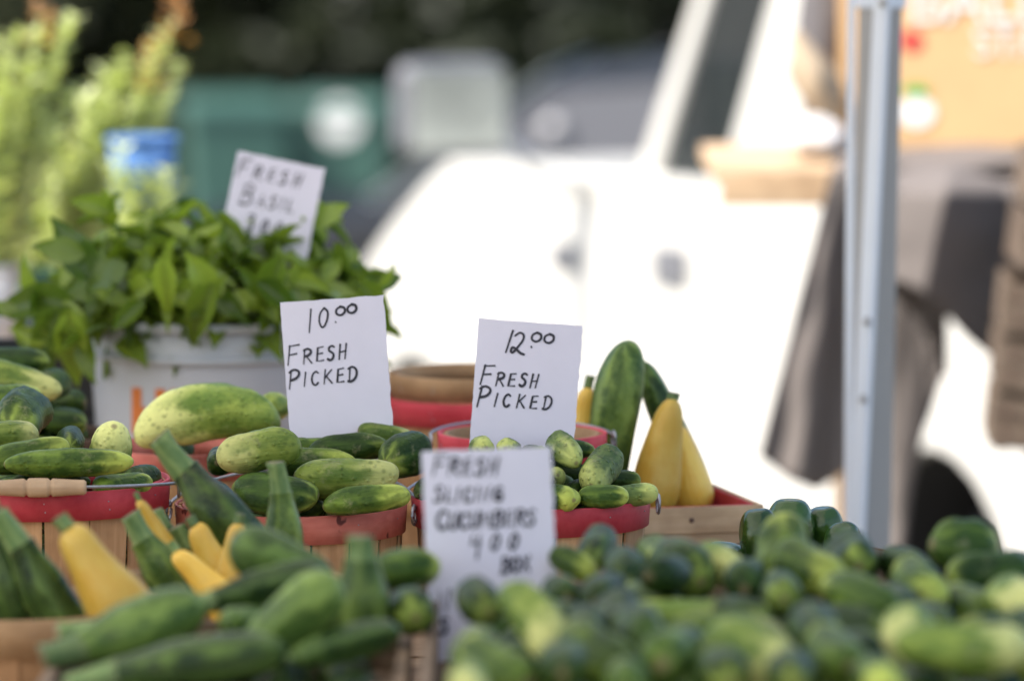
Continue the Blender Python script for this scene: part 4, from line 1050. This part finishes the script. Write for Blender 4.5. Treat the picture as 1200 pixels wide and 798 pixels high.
# big single leaves that droop over the bucket's side: (base pixel, tip pixel, depth)
for (a, b, y) in [((88, 356), (-6, 350), 7.56), ((80, 362), (88, 446), 7.53), ((70, 362), (34, 424), 7.54), ((100, 300), (40, 284), 7.58), ((108, 330), (70, 262), 7.60), ((128, 250), (82, 232), 7.66), ((130, 262), (122, 222), 7.68), ((62, 372), (56, 430), 7.56),
                  ((170, 352), (128, 392), 7.53), ((250, 330), (216, 408), 7.52), ((190, 300), (196, 362), 7.50), ((330, 300), (300, 372), 7.52), ((420, 330), (464, 378), 7.60), ((360, 262), (404, 240), 7.70), ((300, 330), (352, 366), 7.51), ((150, 310), (96, 330), 7.55)]:
    A, B = at(*a, y), at(*b, y-0.015); put_leaf(A, B-A, Vector((0, -1, 0.45)), (B-A).length)
# dark plastic crate beside the bucket
q = crate('plastic_crate', 'black plastic crate standing beside the white bucket', (at(60, 460, 7.85).x-0.03, 7.84), 0.22, 0.20, 0.27, 'black_plastic', 3)

# ================================================================== COUNTER WITH GREY CLOTH, RIGHT
CT = thing('wooden_counter', 'tall pine counter half covered by a grey cloth', 'counter', (0, 0, 0))
CZ = 1.160
xl = at(838, 200, 10.4).x; xr = 1.75
for k in range(4):
    MB().box(((xl+xr)/2, 10.5+k*0.2, CZ-0.0125), (xr-xl, 0.196, 0.025)).build('top_plank', M['pine'], CT)
MB().box(((xl+xr)/2, 10.408, CZ-0.045), (xr-xl-0.02, 0.018, 0.04)).build('apron', M['pine'], CT)
for x in (at(1012, 300, 10.62).x, xr-0.1):
    for y in (10.62, 11.12):
        MB().box((x, y, (CZ-0.03)/2), (0.05, 0.05, CZ-0.03)).build('leg', M['pine'], CT)
CL = thing('draped_cloth', 'grey-brown cloth draped over the tall pine counter', 'cloth', (at(1010, 190, 10.38).x, 10.38, CZ))
def drape(name, top, bot, y, folds, amp, nu=60, nv=26, phase=0.0, swell=0.0, ydrop=0.0, turn=0.0):
    """sheet hanging between two pixel polylines of equal parameter; folds push it towards and away"""
    def pl(P, t):
        s = t*(len(P)-1); i = min(len(P)-2, int(s)); f = s-i
        return (P[i][0]+(P[i+1][0]-P[i][0])*f, P[i][1]+(P[i+1][1]-P[i][1])*f)
    m = MB()
    for j in range(nv+1):
        v = j/nv
        for i in range(nu+1):
            u = i/nu; a, b = pl(top, u), pl(bot, u)
            px, py = a[0]+(b[0]-a[0])*v, a[1]+(b[1]-a[1])*v
            yy = y + amp*(0.15+0.85*v)*math.sin(folds*2*math.pi*u+phase+0.6*math.sin(3*v+u*4)) - swell*math.sin(math.pi*v)*0.5 + ydrop*v + turn*u*sm(0, 0.25, v)
            yy += 0.008*mnoise.noise(Vector((u*6, v*5, folds)))
            m.v.append(at(px, py, yy)-CL.location)
    for j in range(nv):
        for i in range(nu): a = j*(nu+1)+i; m.f.append([a, a+1, a+nu+2, a+nu+1])
    o = m.build(name, M['grey_cloth'], CL, True)
    md = o.modifiers.new('thickness', 'SOLIDIFY'); md.thickness = 0.003; return o
m = MB(); nx_, ny_ = 24, 8
xa = at(985, 190, 10.38).x
for j in range(ny_+1):
    for i in range(nx_+1):
        x = xa+(xr-xa)*i/nx_; y = 10.37+0.45*j/ny_
        m.v.append(Vector((x, y, CZ+0.006+0.010*max(0, mnoise.noise(Vector((x*6, y*7, 0))))+(0.02*sm(0.5, 1, j/ny_)*abs(math.sin(x*9)))))-CL.location)
for j in range(ny_):
    for i in range(nx_): a = j*(nx_+1)+i; m.f.append([a, a+1, a+nx_+2, a+nx_+1])
o = m.build('top_sheet', M['grey_cloth'], CL, True); md = o.modifiers.new('thickness', 'SOLIDIFY'); md.thickness = 0.003
drape('side_drop', [(976, 196), (994, 197), (1012, 198), (1028, 198), (1045, 198)], [(890, 535), (924, 562), (958, 575), (990, 552), (1025, 540)], 10.27, 2.3, 0.022, phase=0.4, turn=0.10)
drape('back_drop', [(1000, 205), (1050, 205), (1110, 210)], [(1000, 470), (1050, 470), (1112, 440)], 10.80, 1.1, 0.03, phase=1.5)
drape('knee_drop', [(990, 320), (1043, 344), (1080, 378), (1108, 432)], [(990, 668), (1030, 664), (1058, 645), (1066, 560)], 10.46, 1.3, 0.028, phase=0.5)
# corner of the cloth: a ridge, then a face turned away from the sun
def corner_y(px, py):
    rdg = 1117-0.21*max(0, py-185)
    return 10.24 + (0.0 if px < rdg else 0.0013*min(px-rdg, 60+0.25*max(0, py-185))*sm(180, 205, py)) + 0.0006*max(0, rdg-px) + 0.12*(1-sm(190, 230, py))
m = MB(); cu_, cv_ = 48, 26
lowp = [(1040, 326), (1075, 338), (1106, 364), (1134, 396), (1158, 416), (1182, 380), (1240, 330)]; topp = [(1040, 198), (1075, 196), (1108, 194), (1140, 192), (1165, 191), (1190, 190), (1240, 190)]
for j in range(cv_+1):
    for i in range(cu_+1):
        s_ = i/cu_*6; k0 = min(5, int(s_)); fr = s_-k0
        A = [topp[k0][c]+(topp[k0+1][c]-topp[k0][c])*fr for c in (0, 1)]; B = [lowp[k0][c]+(lowp[k0+1][c]-lowp[k0][c])*fr for c in (0, 1)]
        px = A[0]+(B[0]-A[0])*j/cv_; py = A[1]+(B[1]-A[1])*j/cv_
        m.v.append(at(px, py, corner_y(px, py)+0.006*mnoise.noise(Vector((px*.02, py*.02, 0))))-CL.location)
for j in range(cv_):
    for i in range(cu_): a = j*(cu_+1)+i; m.f.append([a, a+1, a+cu_+2, a+cu_+1])
o = m.build('corner_drop', M['grey_cloth'], CL, True); md = o.modifiers.new('thickness', 'SOLIDIFY'); md.thickness = 0.003

# printed produce box on the counter
PB = thing('produce_box', 'orange printed produce box with white lettering on the tall counter', 'box', (0, 0, CZ+0.02))
pa = at(986, 100, 10.80).x; pb = 1.42; pbw = pb-pa; pz = 0.34
PB.location = ((pa+pb)/2, 10.80, CZ+0.022)
MB().box((0, 0.12, pz/2), (pbw, 0.24, pz)).build('carton', M['kraft'], PB)
MB().box((0, 0.12, pz+0.004), (pbw+0.006, 0.246, 0.008)).build('lid', M['kraft'], PB)
def txt(s, px, py, hpx, name='lettering'):
    cu = bpy.data.curves.new('t', 'FONT'); cu.body = s; cu.size = hpx*10.8/FPX/0.70; cu.extrude = 0.0006
    to = bpy.data.objects.new('t', cu); COL.objects.link(to); dg = bpy.context.evaluated_depsgraph_get()
    me = bpy.data.meshes.new_from_object(to.evaluated_get(dg)); bpy.data.objects.remove(to)
    me.materials.clear(); me.materials.append(M['print_white'])
    q = at(px, py, 10.797); link(name, me, PB, q-PB.location, (R(90), 0, 0))
txt('BALLIN', 1064, 26, 52); txt('STAN', 1140, 66, 34)
def disc(name, px, py, rx, rz, mm):
    q = at(px, py, 10.797); m = MB(); n = 20; s = 10.8/FPX
    m.v = [Vector((rx*s*math.cos(2*math.pi*k/n), 0, rz*s*math.sin(2*math.pi*k/n)*(1+0.15*math.cos(3*k)))) for k in range(n)]+[Vector((rx*s*math.cos(2*math.pi*k/n), 0.002, rz*s*math.sin(2*math.pi*k/n)*(1+0.15*math.cos(3*k)))) for k in range(n)]
    m.f = [list(range(n)), [n+k for k in reversed(range(n))]]+[[k, n+k, n+(k+1) % n, (k+1) % n] for k in range(n)]
    m.build(name, mm, PB, loc=q-PB.location)
disc('printed_tomato', 1068, 48, 14, 13, M['print_red']); disc('printed_sprig', 1074, 106, 16, 8, M['print_green']); disc('printed_bulb', 1074, 132, 22, 18, M['print_white'])

# slumped bags at the end of the counter
def sack(name, label, c, w, dep, h, mm, lean=0, seed=0, cat='bag'):
    bm = bmesh.new(); bmesh.ops.create_icosphere(bm, subdivisions=4, radius=1)
    for v in bm.verts:
        p = v.co.copy(); k = 1+0.16*mnoise.noise(p*1.7+Vector((seed, 0, 0)))+0.05*mnoise.noise(p*5+Vector((0, seed, 0)))
        sq = 0.72+0.28*abs(p.z)**3
        z = (p.z*k+1)/2*h; t = max(z/h, 0)
        wd = (1-0.45*max(0, t-0.55)/0.45)
        v.co = Vector((p.x*k*w/2*wd*1.1+lean*z, p.y*k*dep/2*wd, max(z, 0)))
    me = bpy.data.meshes.new(name); bm.to_mesh(me); bm.free(); me.materials.append(M[mm]); me.shade_smooth()
    o = link(name, me, loc=c); tag(o, label, cat); return o
q = at(966, 180, 10.85); sack('cloth_bag', 'dark grey bag standing at the end of the counter', (q.x, 10.92, CZ+0.002), 0.10, 0.16, 0.46, 'bag_grey', 0.0, 3)
q = at(972, 170, 10.72); o = sack('burlap_sack', 'tan burlap sack leaning on the dark bag on the counter', (q.x+0.005, 10.74, CZ+0.07), 0.085, 0.12, 0.17, 'burlap', -0.40, 8)
q = at(960, 170, 10.70); sack('cloth_bag', 'pale grey folded bag under the burlap sack on the counter', (q.x, 10.72, CZ+0.002), 0.105, 0.16, 0.085, 'bag_light', 0, 5)

# weathered crates at the right edge, on their own table
st_x = at(1150, 500, 10.0).x; stz = at(1150, 530, 9.86).z-0.03
ST = thing('side_table', 'low weathered table under the stacked grey crates', 'table', (st_x+0.42, 10.05, 0))
MB().box((0, 0, stz-0.02), (0.62, 0.5, 0.03)).build('top', M['crate_grey'], ST)
for sx in (-1, 1):
    for sy in (-1, 1): MB().box((sx*0.25, sy*0.2, (stz-0.036)/2), (0.045, 0.045, stz-0.036)).build('leg', M['crate_grey'], ST)
crate('weathered_crate', 'weathered grey slatted crate, bottom of the stack by the cloth', (st_x+0.305, 10.02), 0.60, 0.34, 0.30, 'crate_grey', 3, z=stz, nails=True, rz=R(-3)).rotation_euler[1] = R(6)
crate('weathered_crate', 'weathered grey slatted crate on top of its stack by the cloth', (st_x+0.352, 10.02), 0.60, 0.34, 0.22, 'crate_grey', 2, z=stz+0.304, nails=True, rz=R(0)).rotation_euler[1] = R(7)

# ================================================================== WHITE VAN
TH = R(69)
fwd = Vector((-math.cos(TH), math.sin(TH), 0)); lft = Vector((-math.sin(TH), -math.cos(TH), 0))
VW = 1.95
arch = at(1098, 522, 13.0)
vo = arch - lft*(VW/2); vo.z = arch.z-0.86
slope = (ground_z(16.4)-ground_z(13.0))/3.5
f3 = (fwd+Vector((0, 0, slope))).normalized(); u3 = f3.cross(lft)
van = thing('white_van', 'white van with a big side mirror parked in full sun behind the stall', 'van')
mv = Matrix((f3, lft, u3)).transposed().to_4x4(); mv.translation = vo; van.matrix_world = mv
SILL = 1.42
def arc(cx, r, z0, n=12):
    return [(cx+r*math.cos(a), z0+r*math.sin(a)) for a in [math.pi*k/n for k in range(n+1)]]
WB = 3.5; AR = 0.45
prof = [(-1.12, 0.45), (-0.50, 0.40)]+[p for p in reversed(arc(0, AR, 0.40))]+[(0.5, 0.36), (WB-0.5, 0.36)]+[p for p in reversed(arc(WB, AR, 0.40))]+[(WB+0.47, 0.42), (4.00, 0.50), (3.98, 0.96), (3.90, 1.09), (3.66, 1.22), (3.38, 1.345), (3.18, 1.415), (2.6, SILL+0.005), (1.95, SILL), (-1.12, SILL)]
o = MB().prism(prof, -VW/2, VW/2).build('body', M['van_white'], van, False); bevel(o, 0.05, 3)
# upper body: near and far side panels, pillars, roof
TOPZ = 2.18
for s in (1, -1):
    y_out = s*VW/2; y_in = s*(VW/2-0.07)
    o = MB().prism([(-1.10, SILL-0.01), (1.30, SILL-0.01), (0.76, TOPZ), (-1.10, TOPZ)], *sorted((y_in, y_out-s*0.02))).build('side_panel', M['van_white'], van); bevel(o, 0.02)
    o = MB().prism([(1.75, SILL-0.01), (1.88, SILL-0.01), (1.23, TOPZ), (1.14, TOPZ)], *sorted((y_in, y_out-s*0.03))).build('windscreen_pillar', M['van_white'], van); bevel(o, 0.02)
    MB().prism([(1.26, SILL), (1.80, SILL), (1.20, TOPZ-0.02), (0.74, TOPZ-0.02)], *sorted((s*(VW/2-0.055), s*(VW/2-0.049)))).build('side_window', M['glass'], van)
o = MB().box((0.15, 0, TOPZ+0.03), (2.55, VW-0.04, 0.07)).build('roof', M['van_white'], van); bevel(o, 0.03)
MB().prism([(1.80, SILL), (1.83, SILL), (1.19, TOPZ), (1.16, TOPZ)], -VW/2+0.08, VW/2-0.08).build('windscreen', M['glass'], van)
MB().box((-1.08, 0, (SILL+TOPZ)/2), (0.05, VW-0.16, TOPZ-SILL)).build('rear_panel', M['van_white'], van)
# wheel wells and wheels
for x in (0, WB):
    for s in (1, -1):
        w = MB(); w.lathe([(0.10, -0.11), (0.30, -0.12), (0.355, -0.09), (0.37, -0.05), (0.37, 0.05), (0.355, 0.09), (0.30, 0.12), (0.10, 0.11)], 32)
        wo = w.build('wheel', M['tyre'], van, True, loc=(x, s*(VW/2-0.30), 0.37), rot=(R(90), 0, 0))
        h = MB(); h.lathe([(0.001, 0.03), (0.06, 0.04), (0.08, 0.02), (0.20, 0.045), (0.23, 0.07), (0.235, -0.07), (0.001, -0.07)], 24, False); h.build('wheel_rim', M['dark_void'], wo, True)
    MB().box((x, 0, 0.62), (AR*2-0.02, VW-0.62, 0.4)).build('wheel_well', M['dark_void'], van)
for x in (0, WB):
    m = MB(); n_ = 16
    for k in range(n_+1):
        a = math.pi*k/n_
        for y_ in (-VW/2+0.035, VW/2-0.035): m.v.append(Vector((x+(AR-0.012)*math.cos(a), y_, 0.395+(AR-0.012)*math.sin(a))))
    for k in range(n_): m.f.append([2*k, 2*k+1, 2*k+3, 2*k+2])
    m.build('wheel_liner', M['dark_void'], van, True)
# mirror on its arm
mh = bpy.data.objects.new('side_mirror', None)
mc = Vector((2.12, VW/2+0.39, SILL+0.175))
o = MB().box((0, 0, 0), (0.10, 0.32, 0.25)).build('side_mirror', M['mirror_case'], van, loc=mc); bevel(o, 0.05, 4); o.rotation_euler = (0, R(-3), R(9))
gl = MB().box((-0.052, 0, 0), (0.004, 0.28, 0.21)).build('mirror_glass', M['mirror_glass'], o); bevel(gl, 0.03, 4)
MB().tube([(2.06, VW/2-0.05, SILL-0.06), (2.10, VW/2+0.12, SILL-0.02), (2.13, VW/2+0.25, SILL+0.09)], 0.022, 8).build('mirror_arm', M['van_white'], van, True)
# fender lamp and badge
for (px, py, s, nm) in ((664, 300, 0.075, 'marker_lamp'), (789, 312, 0.10, 'door_lock')):
    a = at(px, py, 14); dr = a-Vector((0, 0, CAM_H)); pl_p = mv @ Vector((0, VW/2, 0)); t_ = (pl_p-Vector((0, 0, CAM_H))).dot(lft)/dr.dot(lft)
    q = mv.inverted() @ (Vector((0, 0, CAM_H))+dr*t_)
    o = MB().box((0, 0, 0), (s*2.2, 0.02, s)).build(nm, M['mirror_case'], van, loc=(q.x, VW/2+0.008, q.z)); bevel(o, 0.008)
MB().box((-1.16, 0, 0.50), (0.10, VW-0.1, 0.18)).build('rear_bumper', M['mirror_case'], van)

# ================================================================== DARK CAR BEYOND THE VAN
car = thing('dark_car', 'dark grey car parked beyond the white van', 'car'); gz = ground_z(23)
car.location = (0.55, 23, gz); car.rotation_euler = (0, 0, R(172))
pr = [(-2.1, 0.4), (-1.75, 0.34)]+list(reversed(arc(-1.35, 0.37, 0.34)))+[(-0.9, 0.3), (0.95, 0.3)]+list(reversed(arc(1.35, 0.37, 0.34)))+[(1.8, 0.34), (2.2, 0.42), (2.2, 0.78), (1.9, 0.92), (1.0, 1.02), (-2.0, 1.05), (-2.15, 0.8)]
o = MB().prism(pr, -0.9, 0.9).build('body', M['car_grey'], car); bevel(o, 0.05, 3)
o = MB().prism([(-1.95, 1.04), (1.05, 1.01), (0.30, 1.55), (-0.2, 1.62), (-1.5, 1.6)], -0.78, 0.78).build('cabin', M['car_grey'], car); bevel(o, 0.05, 3)
for s in (-1, 1):
    for poly in ([(0.80, 1.10), (0.25, 1.50), (-0.25, 1.54), (-0.25, 1.10)], [(-0.33, 1.10), (-0.33, 1.54), (-1.35, 1.52), (-1.6, 1.10)]):
        MB().prism(poly, *sorted((s*0.781, s*0.788))).build('window', M['mirror_case'], car)
    for x in (-1.35, 1.35):
        w = MB(); w.lathe([(0.08, -0.1), (0.30, -0.1), (0.33, -0.05), (0.33, 0.05), (0.30, 0.1), (0.08, 0.1)], 28); w.build('wheel', M['tyre'], car, True, loc=(x, s*0.78, 0.33), rot=(R(90), 0, 0))
o = MB().prism([(1.02, 1.055), (0.30, 1.575), (0.31, 1.585), (1.04, 1.065)], -0.70, 0.70).build('windscreen', M['mirror_glass'], car)

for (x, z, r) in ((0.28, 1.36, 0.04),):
    q = MB(); q.lathe([(0.0005, 0), (r, 0), (r*0.9, 0.03), (0.0005, 0.04)], 20, False); q.build('car_glint', M['bag_light'], car, True, loc=(x, 0.80, z), rot=(R(-90), 0, 0))  # pale disc on the car side, a sun glint put in as colour
# ================================================================== GREEN BINS
def wheelie(label, px0, px1, y, py_top, rz, glint_z=0):
    cx = at((px0+px1)/2, 150, y).x; w = (px1-px0)*y/FPX; zt = at(300, py_top, y).z; g0 = ground_z(y); h = zt-g0
    b = thing('wheeled_bin', label, 'bin', (cx, y, g0), rz)
    def taper(z0, z1, k0, k1, mm, nm, par):
        m = MB()
        for z, k in ((z0, k0), (z1, k1)):
            for (sx, sy) in ((-1, -1), (1, -1), (1, 1), (-1, 1)): m.v.append(Vector((sx*w/2*k, sy*w/2*1.15*k, z)))
        m.f = [[3, 2, 1, 0], [4, 5, 6, 7]]+[[k, (k+1) % 4, 4+(k+1) % 4, 4+k] for k in range(4)]
        o = m.build(nm, mm, par); bevel(o, 0.025, 3); return o
    taper(0.06, h-0.12, 0.78, 0.96, M['bin_green'], 'bin_body', b)
    taper(h-0.118, h-0.075, 1.03, 1.05, M['bin_green'], 'rim', b)
    l_ = taper(h-0.073, h, 1.04, 0.90, M['bin_green'], 'lid', b)
    MB().tube([(-w*.35, w*.62, h-0.1), (w*.35, w*.62, h-0.1)], 0.018, 8).build('handle', M['bin_green'], b, True)
    if glint_z:
        q = MB(); q.lathe([(0.0005, 0), (0.11, 0), (0.11, 0.004), (0.0005, 0.004)], 24, False); q.build('bin_glint', M['print_white'], b, loc=(0.02, -w/2*1.15*0.965-0.012, h-glint_z), rot=(R(90), 0, 0))  # plain white disc standing in for a blurred sun glint
    for s in (-1, 1):
        q = MB(); q.lathe([(0.02, -0.025), (0.10, -0.025), (0.10, 0.025), (0.02, 0.025)], 20); q.build('wheel', M['tyre'], b, True, loc=(s*w*0.42, w*0.42, 0.10), rot=(0, R(90), 0))
wheelie('green wheeled bin with its sunny side toward the flowers', 212, 336, 33.5, 112, R(8))
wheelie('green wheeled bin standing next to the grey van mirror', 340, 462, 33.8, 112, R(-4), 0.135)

# ================================================================== FLOWERS, LEFT
FB = thing('flower_bench', 'wooden bench carrying the buckets of tall flowers', 'bench', (-1.0, 10.1, 0))
BZ = 0.80
for k in range(3): MB().box((0, -0.2+k*0.2, BZ-0.015), (1.3, 0.19, 0.03)).build('plank', M['pine'], FB)
for sx in (-1, 1):
    for sy in (-1, 1): MB().box((sx*0.55, sy*0.22, (BZ-0.03)/2), (0.05, 0.05, BZ-0.03)).build('leg', M['pine'], FB)
def pot(label, x, y, r, h, mm, z=BZ, name='flower_bucket'):
    t = thing(name, label, 'bucket', (x, y, z))
    m = MB(); m.lathe([(0.001, 0), (r*0.8, 0), (r, h), (r-0.004, h), (r*0.8-0.004, 0.006), (0.001, 0.006)], 32, False); m.build('shell', M[mm], t, True)
    m = MB(); m.lathe([(r-0.003, h-0.012), (r+0.004, h-0.012), (r+0.004, h+0.001), (r-0.003, h+0.001)], 32); m.build('rim', M[mm], t, True)
    return t
rf = random.Random(5)
def flower_bunch(label, base, tips, leafy=16, blossom=True, spread=0.035):
    t = thing('flower_bunch', label, 'flowers', base)
    for (tip, has) in tips:
        p0 = Vector((rf.uniform(-spread, spread), rf.uniform(-spread, spread), 0.02)); p2 = tip-base; p1 = p0.lerp(p2, 0.5)+Vector((0, 0, 0.04))
        pts = [p0.lerp(p1, k/10).lerp(p1.lerp(p2, k/10), k/10) for k in range(11)]
        m = MB(); m.tube(pts, [0.004-0.0002*k for k in range(11)], 6)
        for k in range(leafy*8):
            s = rf.uniform(0.15, 0.97)*10; i = min(9, int(s)); p = pts[i].lerp(pts[i+1], s-i)
            a = rf.uniform(0, 6.28); d = Vector((math.cos(a), math.sin(a), rf.uniform(0.3, 1.2))).normalized(); L = rf.uniform(0.028, 0.062)*(1.25-s/20)
            w = Vector((-math.sin(a), math.cos(a), 0))*L*0.22; b = len(m.v); e = p+d*L-Vector((0, 0, L*0.15))
            m.v += [p, p+d*L*0.45+w, e, p+d*L*0.45-w]; m.f.append([b, b+1, b+2, b+3])
        st = m.build('stem', M['flower_leaf'], t)
        if has:
            q = MB()
            for k in range(34):
                a = rf.uniform(0, 6.28); hgt = rf.uniform(-0.055, 0.03); rr = 0.024*(1-(hgt+0.055)/0.115)
                c = p2+Vector((rr*math.cos(a), rr*math.sin(a), hgt)); L = rf.uniform(0.012, 0.022); d = Vector((math.cos(a), math.sin(a), 0.6)).normalized()
                w = Vector((-math.sin(a), math.cos(a), 0))*L*0.5; b = len(q.v); q.v += [c, c+d*L*.6+w, c+d*L, c+d*L*.6-w]; q.f.append([b, b+1, b+2, b+3])
            q.build('blossom', M['blossom'], t)
    return t
def T(px, py, y): return at(px, py, y)
w1 = at(-40, 420, 9.95); pot('white flower bucket at the end of the flower bench', w1.x, 9.95, 0.097, 0.225, 'bucket')
flower_bunch('tall bunch of pale green flower stems in the white bucket', Vector((w1.x, 9.95, BZ+0.008)),
    [(T(px, py, 9.95+rf.uniform(-.06, .06)), b) for px, py, b in [(20, 30, 0), (48, 20, 1), (8, 70, 0), (70, 60, 0), (85, 15, 0), (30, 110, 1), (-10, 40, 0), (60, 130, 0), (90, 95, 0), (15, 160, 0), (-30, 90, 0), (40, 60, 0)]], 20)
w2 = at(82, 400, 10.1); pot('green flower bucket hidden behind the basil', w2.x, 10.1, 0.090, 0.20, 'bin_green')
flower_bunch('spreading bunch of flower stems with orange tips behind the basil', Vector((w2.x, 10.1, BZ+0.008)),
    [(T(px, py, 10.1+rf.uniform(-.06, .06)), b) for px, py, b in [(205, 18, 1), (178, 70, 1), (150, 60, 0), (125, 75, 0), (212, 70, 0), (200, 105, 0), (160, 110, 0), (110, 130, 0), (130, 160, 0), (90, 170, 0), (70, 200, 0), (150, 170, 0), (100, 110, 0), (60, 150, 0)]], 20)
w3 = at(40, 400, 10.3); pot('black flower bucket at the back of the flower bench', w3.x, 10.3, 0.08, 0.18, 'black_plastic')
flower_bunch('low bushy bunch of yellow-green foliage on the flower bench', Vector((w3.x, 10.3, BZ+0.008)),
    [(T(px, py, 10.25+rf.uniform(-.1, .1)), 0) for px, py in [(10, 230), (40, 250), (70, 240), (100, 250), (120, 270), (30, 290), (80, 290), (5, 270), (50, 200), (95, 215), (110, 310), (60, 320)]], 26, spread=0.03)
w4 = at(166, 262, 9.86)
cr = crate('riser_crate', 'small pine crate standing on the flower bench under the blue bucket', (w4.x+0.01, 9.91), 0.17, 0.16, w4.z-0.03-BZ, 'pine', 2, z=BZ)
pot('small blue plastic bucket on the flower bench', w4.x, 9.90, 0.060, 0.175, 'blue_plastic', w4.z-0.026)
flower_bunch('few pale leafy stems standing in front of the blue bucket', Vector((w4.x+0.03, 9.815, BZ+0.002)), [(T(172, 200, 9.81), 0), (T(198, 196, 9.81), 0), (T(140, 165, 9.80), 0), (T(128, 190, 9.81), 0), (T(150, 214, 9.80), 0)], 12, spread=0.012)

# ================================================================== TREES BEHIND
rt2 = random.Random(11)
def tree(label, x, y, h, crown_z, cr, trunk_r, nleaf=5000, low=None, name='tree', cat='tree', group=None, ls=0.16):
    gz_ = ground_z(min(y, 60)); t = thing(name, label, cat, (x, y, gz_), 0, group)
    m = MB(); lean = rt2.uniform(-.3, .3)
    m.tube([(0, 0, -0.1), (lean*.2, 0, h*0.3), (lean*.6, 0, h*0.6), (lean, 0, h*0.9)], [trunk_r*1.2, trunk_r, trunk_r*.7, trunk_r*.25], 10)
    for k in range(7):
        a = rt2.uniform(0, 6.28); z = h*rt2.uniform(.3, .8); l_ = cr[0]*rt2.uniform(.5, .9)
        m.tube([(lean*z/h, 0, z), (lean*z/h+l_*.5*math.cos(a), l_*.5*math.sin(a), z+l_*.3), (lean*z/h+l_*math.cos(a), l_*math.sin(a), z+l_*.45)], [trunk_r*.35, trunk_r*.2, trunk_r*.06], 6)
    m.build('trunk', M['bark'], t, True)
    m = MB(); cl = [(Vector((rt2.gauss(0, .45)*cr[0], rt2.gauss(0, .45)*cr[1], crown_z+rt2.gauss(0, .42)*cr[2])), rt2.uniform(.25, .5)*min(cr)) for _ in range(26)]
    for k in range(nleaf):
        c, rr = cl[k % len(cl)]
        d = Vector((rt2.gauss(0, 1), rt2.gauss(0, 1), rt2.gauss(0, 1))).normalized()*rr*rt2.uniform(.5, 1)**.5
        p = c+d
        if p.z < 0.1: p.z = 0.1+rt2.random()*.3
        a = Vector((rt2.gauss(0, 1), rt2.gauss(0, 1), rt2.gauss(0, .6))).normalized(); b = a.cross(Vector((rt2.gauss(0, 1), rt2.gauss(0, 1), 1))).normalized(); L = ls*rt2.uniform(.6, 1.3)
        i = len(m.v); m.v += [p-a*L, p+b*L*.5, p+a*L, p-b*L*.5]; m.f.append([i, i+1, i+2, i+3])
    m.build('crown', M['tree_leaf'], t)
for (x, y, lab) in ((-5.2, 44, 'dark broadleaf tree whose trunk stands left of the bins'), (-1.0, 46, 'dark broadleaf tree with its trunk behind the bins'), (2.2, 43, 'dark broadleaf tree with its trunk behind the dark car'), (6.5, 45, 'dark broadleaf tree standing far behind the counter'), (-9.5, 42, 'dark broadleaf tree standing far behind the flowers')):
    tree(lab, x, y, 9, 6.2, (3.4, 3.4, 2.6), 0.26, 6000, group='trees behind the lot', ls=.26)  # crowns sit above the view, added to cast shade on the shrubs
for i, (x, y, lab) in enumerate(((-6.4, 41, 'dark evergreen shrub behind the flowers'), (-4.2, 40, 'dark evergreen shrub left of the green bins'), (-3.2, 41.8, 'dark evergreen shrub in the gap behind the orange-tipped flowers'), (-2.1, 40.5, 'dark evergreen shrub right behind the green bins'), (0.1, 40, 'dark evergreen shrub behind the grey van mirror'), (2.3, 40.6, 'dark evergreen shrub beyond the dark car'), (4.4, 40, 'dark evergreen shrub beyond the van'), (6.5, 41, 'dark evergreen shrub beyond the printed box'))):
    tree(lab, x, y, 2.8, 1.5, (1.3, 1.0, 1.35), 0.07, 5000, name='shrub', cat='shrub', group='shrubs behind the lot', ls=.13)
for i, (x, lab) in enumerate(((-5.5, 'tall dark hedge tree at the back behind the flowers'), (-1.8, 'tall dark hedge tree at the back behind the bins'), (1.9, 'tall dark hedge tree at the back behind the car'), (5.6, 'tall dark hedge tree at the back behind the van'))):
    tree(lab, x, 50, 5, 2.6, (2.3, 1.2, 2.6), 0.12, 7000, name='hedge_tree', group='hedge trees at the back', ls=.2)
